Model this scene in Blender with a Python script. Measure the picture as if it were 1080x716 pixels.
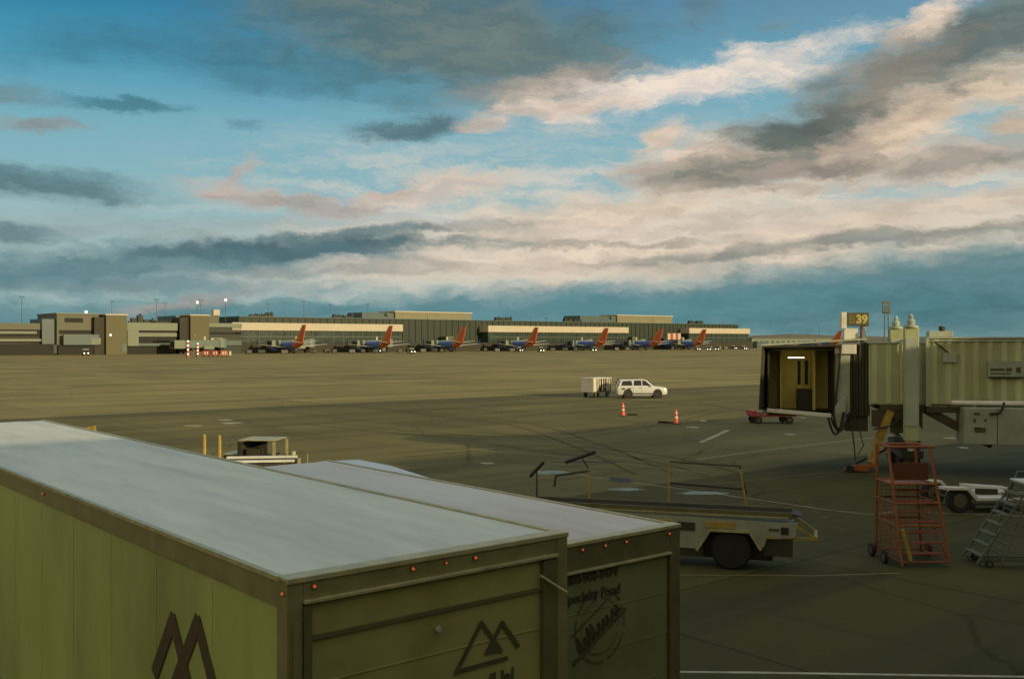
import bpy, bmesh, math, random
from mathutils import Vector, Matrix
R = math.radians
random.seed(7)
for o in list(bpy.data.objects): bpy.data.objects.remove(o)
S = bpy.context.scene
COL = S.collection

# ------------------------------------------------------------------ camera
H = 5.8                       # eye height in the concourse window
F = 1050.0                    # focal length in photo pixels (35 mm lens)
HY = 359.0                    # horizon row
cd = bpy.data.cameras.new('camera'); cam = bpy.data.objects.new('camera', cd); COL.objects.link(cam)
cam.location = (0, 0, H); cam.rotation_euler = (R(90), 0, 0)
cd.sensor_width = 36; cd.lens = 35; cd.shift_y = 1.0/1080
cd.clip_start = 0.05; cd.clip_end = 30000
S.camera = cam
S.render.resolution_x = 1024; S.render.resolution_y = 678

# the airfield grid: w runs along the concourses (to the right and away), v runs towards the far concourse
GA = R(40)
EW = Vector((math.cos(GA), math.sin(GA), 0)); EV = Vector((-math.sin(GA), math.cos(GA), 0))
def G(w, v, z=0.0): return EW*w + EV*v + Vector((0, 0, z))
def ray(px, py): return Vector(((px-540)/F, 1.0, (HY-py)/F))
def gp(px, py, z=0.0):        # point at height z seen at this pixel
    d = ray(px, py); t = (z-H)/d.z
    return Vector((d.x*t, t, z))
def on_v(px, py, v):          # (w, z) on the plane v = const
    d = ray(px, py); t = v/d.dot(EV); return d.dot(EW)*t, H+d.z*t
def on_w(px, py, w):          # (v, z) on the plane w = const
    d = ray(px, py); t = w/d.dot(EW); return d.dot(EV)*t, H+d.z*t
def atD(px, py, D): return Vector(((px-540)/F*D, D, H+(HY-py)/F*D))

# ------------------------------------------------------------------ light
SUN_EL = R(14.0)
to_sun_h = (-EV*math.cos(R(12)) + EW*math.sin(R(12)))
to_sun = to_sun_h*math.cos(SUN_EL) + Vector((0, 0, math.sin(SUN_EL)))
sl = bpy.data.lights.new('sun', 'SUN'); so = bpy.data.objects.new('sun', sl); COL.objects.link(so)
sl.energy = 3.6; sl.angle = R(0.5); sl.color = (1.0, 0.80, 0.52)
so.rotation_euler = (-to_sun).to_track_quat('-Z', 'Y').to_euler(); so.location = (0, -40, 60)

def lin(c):
    f = lambda x: x/12.92 if x <= 0.04045 else ((x+0.055)/1.055)**2.4
    return tuple(f(v/255.0) for v in c)

W = bpy.data.worlds.new('World'); S.world = W; W.use_nodes = True
nt = W.node_tree; nt.nodes.clear()
SKY = 0.10
def N(t, **k):
    n = nt.nodes.new(t)
    for a, b in k.items(): setattr(n, a, b)
    return n
def L(a, b): nt.links.new(a, b)
def M(op, a, b=None, c=None, clamp=False):
    n = N('ShaderNodeMath', operation=op); n.use_clamp = clamp
    for i, x in enumerate((a, b, c)):
        if x is None: continue
        if isinstance(x, (int, float)): n.inputs[i].default_value = x
        else: L(x, n.inputs[i])
    return n.outputs[0]
def MIX(fac, a, b):
    n = N('ShaderNodeMix', data_type='RGBA')
    if isinstance(fac, (int, float)): n.inputs[0].default_value = fac
    else: L(fac, n.inputs[0])
    for s, x in ((n.inputs[6], a), (n.inputs[7], b)):
        if isinstance(x, tuple): s.default_value = (*x[:3], 1)
        else: L(x, s)
    return n.outputs[2]
tc = N('ShaderNodeTexCoord'); sp = N('ShaderNodeSeparateXYZ'); L(tc.outputs['Generated'], sp.inputs[0])
az = M('MULTIPLY', M('ARCTAN2', sp.outputs[0], sp.outputs[1]), 57.2958)
el = M('MULTIPLY', M('ARCSINE', sp.outputs[2]), 57.2958)
def comb(a, b, c=0.0):
    n = N('ShaderNodeCombineXYZ')
    for i, x in enumerate((a, b, c)):
        if isinstance(x, (int, float)): n.inputs[i].default_value = x
        else: L(x, n.inputs[i])
    return n.outputs[0]
P = comb(az, el)
def noise(vec, scale, detail=6, rough=0.55, sx=1, sy=1, off=(0, 0), dist=0.0, color=False):
    mp = N('ShaderNodeMapping'); L(vec, mp.inputs[0]); mp.inputs['Scale'].default_value = (sx, sy, 1); mp.inputs['Location'].default_value = (off[0], off[1], 0)
    n = N('ShaderNodeTexNoise'); L(mp.outputs[0], n.inputs['Vector'])
    n.inputs['Scale'].default_value = scale; n.inputs['Detail'].default_value = detail; n.inputs['Roughness'].default_value = rough; n.inputs['Distortion'].default_value = dist
    return n.outputs['Color' if color else 'Fac']
def smooth(x, a, b):
    n = N('ShaderNodeMapRange', interpolation_type='SMOOTHSTEP'); L(x, n.inputs[0])
    n.inputs[1].default_value = a; n.inputs[2].default_value = b; n.inputs[3].default_value = 0; n.inputs[4].default_value = 1
    return n.outputs[0]
# warp of the cloud coordinates: broad sweep and fine ragged edge
wn = noise(P, 0.16, 3, 0.5, 0.8, 1.5, (3, 7), color=True)
wf = noise(P, 0.60, 9, 0.70, 0.6, 1.4, (11, 2), color=True)
def vmath(op, a, b=None, scale=None):
    n = N('ShaderNodeVectorMath', operation=op)
    for i, x in enumerate((a, b)):
        if x is None: continue
        if isinstance(x, tuple): n.inputs[i].default_value = x
        else: L(x, n.inputs[i])
    if scale is not None: n.inputs['Scale'].default_value = scale
    return n.outputs['Value' if op == 'LENGTH' else 'Vector']
w1 = vmath('MULTIPLY', vmath('SUBTRACT', wn, (0.5, 0.5, 0.5)), (3.2, 1.2, 0))
w2 = vmath('MULTIPLY', vmath('SUBTRACT', wf, (0.5, 0.5, 0.5)), (4.2, 1.9, 0))
PW = vmath('ADD', vmath('ADD', P, w1), w2)
tex = noise(PW, 0.50, 8, 0.60, 0.50, 1.4, (5, 5))        # inner texture of the clouds
tex2 = noise(PW, 0.8, 8, 0.60, 0.38, 1.5, (25, 9))
K = 1.0/SKY
def C(r, g, b): return tuple(x*K for x in lin((r, g, b)))
sky = N('ShaderNodeTexSky', sky_type='NISHITA'); sky.sun_disc = False
sky.sun_elevation = SUN_EL; sky.sun_rotation = math.atan2(to_sun.x, to_sun.y)
sky.altitude = 1600; sky.air_density = 1.0; sky.dust_density = 1.0; sky.ozone_density = 2.0
# clear-air colour: the physical sky blended with the teal gradient of the evening air
ramp = N('ShaderNodeValToRGB'); L(M('DIVIDE', el, 90.0, clamp=True), ramp.inputs[0])
cr = ramp.color_ramp
for pos, c in ((0.0, (104, 150, 154)), (0.07, (146, 182, 184)), (0.125, (122, 176, 188)), (0.165, (70, 154, 180)), (0.205, (20, 116, 154)), (0.5, (40, 100, 140)), (1.0, (120, 140, 146))):
    e = cr.elements.new(pos); e.color = (*lin(c), 1)
cr.elements.remove(cr.elements[0]); cr.elements.remove(cr.elements[-1])
rk = vmath('SCALE', ramp.outputs[0], scale=K)
base = MIX(0.90, sky.outputs[0], rk)
# brighter, paler air towards the right where the light comes from
base = MIX(M('MULTIPLY', smooth(az, -30, 34), 0.30), base, C(176, 196, 200))
col = base
def deg(px, py):
    a = math.atan((px-540)/F); return math.degrees(a), math.degrees(math.atan((HY-py)/F*math.cos(a)))
def blob(px, py, rx, ry, rot, c, op=1.0, soft=0.75, gran=0.5, vec=None, tx=None, c2=None):
    """one cloud bank at a direction in the sky; rx, ry are photo-scale half extents"""
    global col
    a, e = deg(px, py); k = 57.2958/F
    mp = N('ShaderNodeMapping', vector_type='TEXTURE'); L(vec or PW, mp.inputs[0])
    mp.inputs['Location'].default_value = (a, e, 0); mp.inputs['Rotation'].default_value = (0, 0, R(rot)); mp.inputs['Scale'].default_value = (rx*k, ry*k, 1)
    d = vmath('LENGTH', mp.outputs[0])
    d = M('ADD', d, M('MULTIPLY', M('SUBTRACT', tx or tex, 0.5), -2.0*gran))
    m = N('ShaderNodeMapRange', interpolation_type='SMOOTHSTEP'); L(d, m.inputs[0])
    m.inputs[1].default_value = 1.0+soft*0.70; m.inputs[2].default_value = 1.0-soft*0.70; m.inputs[3].default_value = 0; m.inputs[4].default_value = op
    c2 = c2 or tuple(x*0.90 for x in c)
    cc = MIX(smooth(tex2, 0.36, 0.62), C(*c), C(*c2))
    col = MIX(m.outputs[0], col, cc)
fib = noise(PW, 0.45, 9, 0.68, 0.30, 2.3, (41, 17))
vm = M('MULTIPLY', M('MULTIPLY', smooth(el, 1.5, 5), smooth(el, 14, 7)), smooth(az, -24, -4))
col = MIX(M('MULTIPLY', M('MULTIPLY', smooth(fib, 0.40, 0.64), vm), 0.85), col, C(226, 212, 196))
col = MIX(M('MULTIPLY', M('MULTIPLY', smooth(el, 0, 3), smooth(el, 9, 4)), 0.45), col, C(186, 196, 190))
# pale veil low on the right, thin enough for the blue to show between its streaks
blob(760, 262, 430, 34, 2, (236, 216, 190), 0.92, 1.1, 0.8, tx=tex2, c2=(220, 202, 182))
blob(590, 242, 230, 28, 2, (234, 216, 194), 0.85, 1.1, 1.2)
blob(700, 214, 110, 18, 2, (234, 214, 190), 0.75, 1.0, 1.3)
blob(880, 226, 240, 12, 3, (206, 196, 182), 0.6, 1.1, 1.1)
blob(1000, 218, 130, 9, 6, (224, 206, 182), 0.7, 1.0, 1.1)
blob(470, 198, 62, 13, 8, (222, 202, 182), 0.9, 0.9, 1.2, c2=(200, 188, 178))
blob(405, 200, 30, 7, 14, (212, 194, 178), 0.8, 0.9, 1.2)
blob(256, 184, 22, 7, 40, (196, 182, 170), 0.7, 0.9, 1.0)
blob(285, 208, 70, 10, -6, (194, 180, 168), 0.85, 0.9, 1.1)
blob(340, 216, 60, 8, 0, (172, 166, 162), 0.7, 1.0, 1.0)
blob(120, 238, 220, 10, 2, (150, 172, 174), 0.6, 1.3, 0.8)
# big grey bank at the top
blob(450, 28, 200, 66, -8, (104, 124, 122), 0.94, 0.9, 0.75, c2=(84, 112, 118))
blob(540, 60, 110, 36, -8, (114, 130, 126), 0.88, 1.0, 0.7, c2=(96, 118, 120))
blob(300, 78, 120, 20, -4, (74, 124, 142), 0.6, 1.2, 1.0)
blob(150, 46, 110, 20, 8, (68, 124, 148), 0.5, 1.2, 1.0)
blob(585, 92, 80, 18, 8, (188, 174, 160), 0.8, 1.1, 0.9)
blob(620, 40, 26, 20, 0, (94, 122, 126), 0.8, 1.0, 0.8)
# white streak and the bank to its right
blob(725, 88, 150, 20, 10, (244, 226, 208), 0.95, 0.9, 1.6, c2=(216, 208, 200))
blob(600, 113, 75, 10, 4, (226, 206, 188), 0.85, 0.9, 1.1)
blob(702, 142, 26, 13, 30, (234, 212, 190), 0.9, 0.8, 1.1)
blob(740, 168, 74, 24, 12, (236, 214, 190), 0.92, 0.8, 1.1, c2=(206, 186, 168))
blob(985, 108, 130, 34, 26, (244, 222, 192), 0.96, 0.8, 1.1, c2=(218, 196, 170))
blob(880, 150, 130, 26, 14, (222, 198, 172), 0.95, 0.8, 1.0, c2=(196, 176, 156))
blob(985, 24, 40, 18, 28, (244, 222, 200), 0.97, 0.7, 1.0)
blob(960, 176, 150, 15, 2, (208, 190, 170), 0.9, 0.9, 1.1, c2=(176, 164, 150))
blob(900, 106, 130, 30, 26, (120, 126, 120), 0.94, 1.0, 1.2, c2=(150, 142, 130))
blob(1052, 34, 76, 32, 26, (112, 124, 120), 0.94, 0.9, 1.0, c2=(92, 110, 110))
blob(965, 78, 50, 12, 28, (146, 138, 126), 0.7, 0.9, 1.0)
blob(840, 134, 62, 15, 4, (96, 108, 104), 0.92, 0.85, 1.0)
blob(752, 181, 72, 14, 0, (124, 126, 118), 0.95, 0.9, 1.0, c2=(158, 148, 136))
blob(872, 178, 40, 7, 2, (136, 132, 122), 0.7, 1.0, 0.9)
blob(1010, 172, 70, 8, 4, (138, 136, 128), 0.6, 1.0, 1.0)
blob(1076, 128, 26, 13, 20, (206, 184, 160), 0.9, 0.8, 0.9)
# small clouds
blob(438, 140, 50, 11, 3, (96, 126, 134), 0.95, 0.8, 0.9)
blob(498, 136, 26, 6, 4, (206, 190, 174), 0.85, 0.8, 0.9)
blob(745, 10, 22, 11, 0, (104, 138, 150), 0.75, 1.0, 0.9)
blob(823, 24, 12, 5, 10, (120, 154, 164), 0.6, 1.0, 0.9)
blob(852, 36, 10, 4, 0, (190, 196, 192), 0.6, 1.0, 0.9)
blob(42, 132, 40, 7, 4, (150, 152, 150), 0.75, 0.9, 0.9)
blob(50, 196, 85, 13, 0, (92, 124, 130), 0.85, 1.1, 0.9)
blob(4, 98, 34, 10, 0, (120, 136, 140), 0.6, 1.0, 0.9)
blob(130, 108, 46, 6, 0, (50, 104, 122), 0.6, 1.0, 0.9)
blob(262, 128, 14, 5, 0, (90, 140, 158), 0.6, 1.0, 0.9)
blob(10, 246, 40, 8, 0, (92, 124, 132), 0.7, 1.0, 0.9)
blob(505, 236, 60, 6, 2, (160, 160, 156), 0.6, 1.0, 1.0)
# dark flat band left of centre and the blue-grey bank low along the horizon
blob(170, 274, 270, 17, 4, (88, 124, 132), 0.92, 0.9, 0.9, c2=(98, 134, 140))
blob(370, 248, 110, 6, 5, (100, 128, 132), 0.85, 0.9, 0.9)
blob(330, 262, 160, 8, 3, (84, 114, 122), 0.9, 0.8, 0.9)
blob(80, 300, 240, 11, 0, (92, 132, 142), 0.7, 0.9, 0.9)
blob(420, 284, 170, 6, 1, (140, 148, 146), 0.6, 1.0, 1.0)
blob(640, 256, 120, 4, 1, (156, 154, 146), 0.6, 1.0, 1.0)
blob(620, 282, 170, 9, 1, (222, 206, 186), 0.75, 1.0, 1.1)
blob(720, 272, 120, 4, 0, (168, 162, 152), 0.55, 1.0, 1.0)
blob(930, 254, 200, 8, 3, (138, 142, 136), 0.8, 0.9, 0.9)
blob(1000, 304, 430, 37, 4, (94, 134, 140), 0.93, 0.8, 0.6, c2=(84, 126, 132))
blob(540, 334, 440, 24, 2, (94, 138, 146), 0.9, 0.7, 0.8, c2=(84, 130, 138))
blob(190, 342, 300, 22, 0, (98, 142, 148), 0.8, 0.8, 0.9)
blob(185, 324, 60, 6, 12, (168, 162, 156), 0.7, 0.9, 0.9)
blob(1080, 335, 200, 30, 0, (78, 122, 128), 0.75, 1.0, 0.6)
# the rest of the dome, out of the picture: broken cloud, warm towards the setting sun
high = smooth(el, 21, 34)
cl = smooth(noise(tc.outputs['Generated'], 2.4, 6, 0.6), 0.42, 0.62)
col = MIX(M('MULTIPLY', M('MULTIPLY', cl, high), 0.85), col, C(196, 190, 178))
behind = smooth(M('ABSOLUTE', az), 62, 105)
col = MIX(M('MULTIPLY', behind, smooth(el, 60, 0)), col, C(226, 196, 150))
bg = N('ShaderNodeBackground'); L(col, bg.inputs[0]); bg.inputs[1].default_value = SKY
wo = N('ShaderNodeOutputWorld'); L(bg.outputs[0], wo.inputs[0])

S.view_settings.view_transform = 'Standard'; S.view_settings.look = 'None'
S.view_settings.exposure = 0.0; S.view_settings.gamma = 1.0; S.view_settings.use_curve_mapping = False

# ------------------------------------------------------------------ materials
MATS = {}
def mat(name, c, rough=0.6, metal=0.0, var=0.12, scale=3.0, bump=0.0, bscale=40.0, c2=None, stretch=(1, 1, 1), emit=None, estr=0.0, dirt=None, spec=0.5):
    """procedural surface: base colour c broken up by noise towards c2, optional grime, optional bump"""
    if name in MATS: return MATS[name]
    m = bpy.data.materials.new(name); m.use_nodes = True; t = m.node_tree; t.nodes.clear()
    def n(k, **kw):
        x = t.nodes.new(k)
        for a, b in kw.items(): setattr(x, a, b)
        return x
    out = n('ShaderNodeOutputMaterial'); b = n('ShaderNodeBsdfPrincipled'); t.links.new(b.outputs[0], out.inputs[0])
    b.inputs['Roughness'].default_value = rough; b.inputs['Metallic'].default_value = metal; b.inputs['Specular IOR Level'].default_value = spec
    tcn = n('ShaderNodeTexCoord'); mp = n('ShaderNodeMapping'); t.links.new(tcn.outputs['Object'], mp.inputs[0]); mp.inputs['Scale'].default_value = stretch
    nz = n('ShaderNodeTexNoise'); t.links.new(mp.outputs[0], nz.inputs['Vector']); nz.inputs['Scale'].default_value = scale; nz.inputs['Detail'].default_value = 6; nz.inputs['Roughness'].default_value = 0.6
    rp = n('ShaderNodeMapRange'); t.links.new(nz.outputs['Fac'], rp.inputs[0]); rp.inputs[1].default_value = 0.3; rp.inputs[2].default_value = 0.7
    mx = n('ShaderNodeMix', data_type='RGBA'); t.links.new(rp.outputs[0], mx.inputs[0])
    lo = tuple(max(0, x*(1-var)) for x in c); hi = tuple(min(1, x*(1+var)) for x in c)
    if c2: lo, hi = c, c2
    mx.inputs[6].default_value = (*lo, 1); mx.inputs[7].default_value = (*hi, 1); o = mx.outputs[2]
    if dirt:
        n2 = n('ShaderNodeTexNoise'); t.links.new(mp.outputs[0], n2.inputs['Vector']); n2.inputs['Scale'].default_value = scale*0.37; n2.inputs['Detail'].default_value = 8; n2.inputs['Roughness'].default_value = 0.7
        r2 = n('ShaderNodeMapRange'); t.links.new(n2.outputs['Fac'], r2.inputs[0]); r2.inputs[1].default_value = 0.46; r2.inputs[2].default_value = 0.72; r2.inputs[4].default_value = dirt[1]
        m2 = n('ShaderNodeMix', data_type='RGBA'); t.links.new(r2.outputs[0], m2.inputs[0]); t.links.new(o, m2.inputs[6]); m2.inputs[7].default_value = (*dirt[0], 1); o = m2.outputs[2]
    t.links.new(o, b.inputs['Base Color'])
    rr = n('ShaderNodeMapRange'); t.links.new(nz.outputs['Fac'], rr.inputs[0]); rr.inputs[3].default_value = max(0.02, rough-0.08); rr.inputs[4].default_value = min(1, rough+0.1); t.links.new(rr.outputs[0], b.inputs['Roughness'])
    if bump:
        n3 = n('ShaderNodeTexNoise'); t.links.new(mp.outputs[0], n3.inputs['Vector']); n3.inputs['Scale'].default_value = bscale; n3.inputs['Detail'].default_value = 4
        bp = n('ShaderNodeBump'); bp.inputs['Strength'].default_value = bump; bp.inputs['Distance'].default_value = 0.02
        t.links.new(n3.outputs['Fac'], bp.inputs['Height']); t.links.new(bp.outputs[0], b.inputs['Normal'])
    if emit: b.inputs['Emission Color'].default_value = (*emit, 1); b.inputs['Emission Strength'].default_value = estr
    MATS[name] = m; return m
def hsv(*c): return lin(c)
white   = mat('white_paint', (0.70, 0.69, 0.56), 0.45, dirt=((0.42, 0.40, 0.26), 0.5), scale=2.0)
palewh  = mat('pale_white', (0.66, 0.66, 0.52), 0.5, dirt=((0.36, 0.33, 0.20), 0.6), scale=1.5)
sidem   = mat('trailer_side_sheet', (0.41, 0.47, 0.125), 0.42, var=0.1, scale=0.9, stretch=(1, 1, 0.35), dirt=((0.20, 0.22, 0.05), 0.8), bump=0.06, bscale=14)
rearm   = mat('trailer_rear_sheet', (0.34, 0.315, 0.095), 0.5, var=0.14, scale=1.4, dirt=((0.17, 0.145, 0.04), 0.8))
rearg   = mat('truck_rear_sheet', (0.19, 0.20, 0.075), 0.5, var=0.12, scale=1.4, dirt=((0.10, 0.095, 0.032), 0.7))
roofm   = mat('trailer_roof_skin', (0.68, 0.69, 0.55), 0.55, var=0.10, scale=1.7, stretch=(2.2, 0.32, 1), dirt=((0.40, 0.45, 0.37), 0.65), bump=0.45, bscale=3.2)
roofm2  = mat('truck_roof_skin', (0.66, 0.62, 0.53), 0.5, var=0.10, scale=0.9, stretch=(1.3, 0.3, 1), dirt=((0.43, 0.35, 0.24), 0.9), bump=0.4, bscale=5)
canopym = mat('white_fibreglass', (0.66, 0.69, 0.68), 0.4, var=0.06, scale=1.2)
frame   = mat('aluminium_frame', (0.25, 0.23, 0.085), 0.42, 0.2, var=0.2, scale=3)
framed  = mat('dark_frame', (0.13, 0.115, 0.04), 0.5, 0.1, var=0.2, scale=3)
edge    = mat('worn_metal_edge', (0.46, 0.42, 0.20), 0.38, 0.3, var=0.25, scale=6)
ink     = mat('dark_brown_print', (0.075, 0.045, 0.010), 0.6, var=0.2, scale=8)
inkd    = mat('faded_dark_print', (0.075, 0.068, 0.022), 0.6, var=0.3, scale=10)
redlens = mat('red_lens', (0.6, 0.05, 0.02), 0.25, emit=(1.0, 0.16, 0.06), estr=0.35)
chrome  = mat('bright_steel', (0.62, 0.60, 0.46), 0.25, 0.6)
rubber  = mat('black_rubber', (0.018, 0.017, 0.010), 0.8, scale=8)
black   = mat('black_metal', (0.022, 0.021, 0.012), 0.5)
dark    = mat('dark_olive_metal', (0.042, 0.038, 0.016), 0.55)
loader  = mat('loader_body_paint', (0.31, 0.33, 0.21), 0.5, dirt=((0.20, 0.20, 0.10), 0.7), scale=2.0)
beltm   = mat('belt_rubber', (0.03, 0.027, 0.012), 0.95, spec=0.1)
rimm    = mat('wheel_rim', (0.12, 0.115, 0.06), 0.5, 0.2)
glass   = mat('dark_glass', (0.012, 0.014, 0.012), 0.08, spec=0.8)
yellow  = mat('safety_yellow', (0.40, 0.29, 0.045), 0.5, var=0.2, scale=5, dirt=((0.20, 0.12, 0.02), 0.6))
orange  = mat('orange_paint', (0.29, 0.088, 0.014), 0.6, var=0.2, scale=5, dirt=((0.13, 0.04, 0.010), 0.6))
conem   = mat('cone_orange', (0.75, 0.12, 0.02), 0.5)
redp    = mat('red_paint', (0.36, 0.05, 0.022), 0.5, var=0.2)
jetwall = mat('jet_bridge_panel', (0.39, 0.44, 0.22), 0.5, var=0.16, scale=0.9, stretch=(1.6, 1.6, 0.3), dirt=((0.26, 0.25, 0.09), 0.8))
jetrib  = mat('jet_bridge_rib_lit', (0.50, 0.55, 0.29), 0.5, var=0.16, scale=0.9, stretch=(1.6, 1.6, 0.3), dirt=((0.32, 0.31, 0.12), 0.7))  # lighter copy of the panel paint imitates light on the ribs
jetlite = mat('jet_bridge_grey', (0.37, 0.42, 0.30), 0.5, var=0.12, scale=1.2, dirt=((0.20, 0.19, 0.09), 0.6))
jetdark = mat('jet_bridge_steel', (0.060, 0.050, 0.020), 0.6, var=0.25, scale=2)
bellow  = mat('bellows_fabric', (0.05, 0.046, 0.022), 0.85, var=0.2, scale=4)
cabin   = mat('cab_interior_yellow', (0.60, 0.53, 0.13), 0.6, var=0.15, scale=1.5)
unitm   = mat('air_unit_grey_green', (0.30, 0.36, 0.25), 0.5, var=0.1, scale=1.4, dirt=((0.15, 0.16, 0.09), 0.6))
lampw   = mat('white_lamp', (0.9, 0.9, 0.8), 0.3, emit=(1.0, 0.88, 0.66), estr=1.4)
tube    = mat('tube_lamp', (0.9, 0.9, 0.7), 0.3, emit=(1.0, 0.90, 0.52), estr=4.0)
headl   = mat('headlamp', (0.9, 0.9, 0.8), 0.3, emit=(1.0, 0.90, 0.70), estr=5.0)
galv    = mat('galvanised_steel', (0.16, 0.165, 0.10), 0.5, 0.3, var=0.2, scale=4)
mullm   = mat('dark_mullion', (0.06, 0.08, 0.05), 0.5)
bridgem = mat('far_bridge_panel', (0.16, 0.20, 0.15), 0.5, var=0.1, scale=0.3)
polem   = mat('mast_steel', (0.10, 0.12, 0.10), 0.6)
markw   = mat('white_marking', (0.42, 0.39, 0.24), 0.75, var=0.3, scale=2.5, dirt=((0.17, 0.14, 0.06), 0.85))
marky   = mat('yellow_marking', (0.26, 0.20, 0.055), 0.75, var=0.3, scale=2.5, dirt=((0.13, 0.105, 0.04), 0.9))
suvw    = mat('white_car_paint', (0.62, 0.64, 0.58), 0.3, var=0.04, spec=0.6)
bluep   = mat('aircraft_blue', (0.055, 0.125, 0.34), 0.3, var=0.08, scale=0.4)
tailr   = mat('aircraft_red', (0.48, 0.115, 0.034), 0.4, var=0.08, scale=0.4)
tailo   = mat('aircraft_orange', (0.54, 0.21, 0.045), 0.4, var=0.08, scale=0.4)
wingm   = mat('aircraft_wing_grey', (0.40, 0.42, 0.34), 0.35, var=0.06, scale=0.5)
hallm   = mat('dark_green_cladding', (0.018, 0.031, 0.010), 0.6, var=0.25, scale=0.25)
hallg   = mat('green_glazing', (0.028, 0.048, 0.030), 0.25, var=0.3, scale=0.3)
fasciam = mat('cream_fascia', (0.48, 0.43, 0.29), 0.6, var=0.06, scale=0.2)
penth   = mat('penthouse_panel', (0.20, 0.19, 0.095), 0.6, var=0.08, scale=0.2)
tanm    = mat('shaded_tan_panel', (0.095, 0.085, 0.024), 0.6, var=0.08, scale=0.2)  # tan darkened to imitate shade over the left-hand buildings
beige   = mat('shaded_beige_panel', (0.105, 0.110, 0.055), 0.6, var=0.12, scale=0.2, dirt=((0.06, 0.06, 0.03), 0.5))  # base colour also holds the shade over the left-hand blocks
palegr  = mat('pale_green_grey', (0.17, 0.20, 0.125), 0.6, var=0.1, scale=0.2)
tealw   = mat('teal_grey_panel', (0.065, 0.10, 0.08), 0.5, var=0.15, scale=0.2)
shadew  = mat('dark_recess_shade', (0.020, 0.020, 0.010), 0.8)  # near-black colour imitates shade at ramp level and in openings
brownw  = mat('brown_olive_wall', (0.030, 0.027, 0.009), 0.7, var=0.3, scale=0.15)
concw   = mat('concourse_panel', (0.40, 0.36, 0.22), 0.6, var=0.08, scale=0.4)
curtw   = mat('white_curtain', (0.66, 0.60, 0.40), 0.7)
curtd   = mat('dark_curtain', (0.05, 0.035, 0.02), 0.8)
hivis   = mat('hi_vis_green', (0.30, 0.42, 0.04), 0.7)
skin    = mat('face_skin', (0.35, 0.2, 0.11), 0.6)
signy   = mat('sign_letters_yellow', (0.50, 0.43, 0.12), 0.5, var=0.05)
signd   = mat('sign_panel_dark', (0.085, 0.085, 0.036), 0.5, var=0.1)

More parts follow.
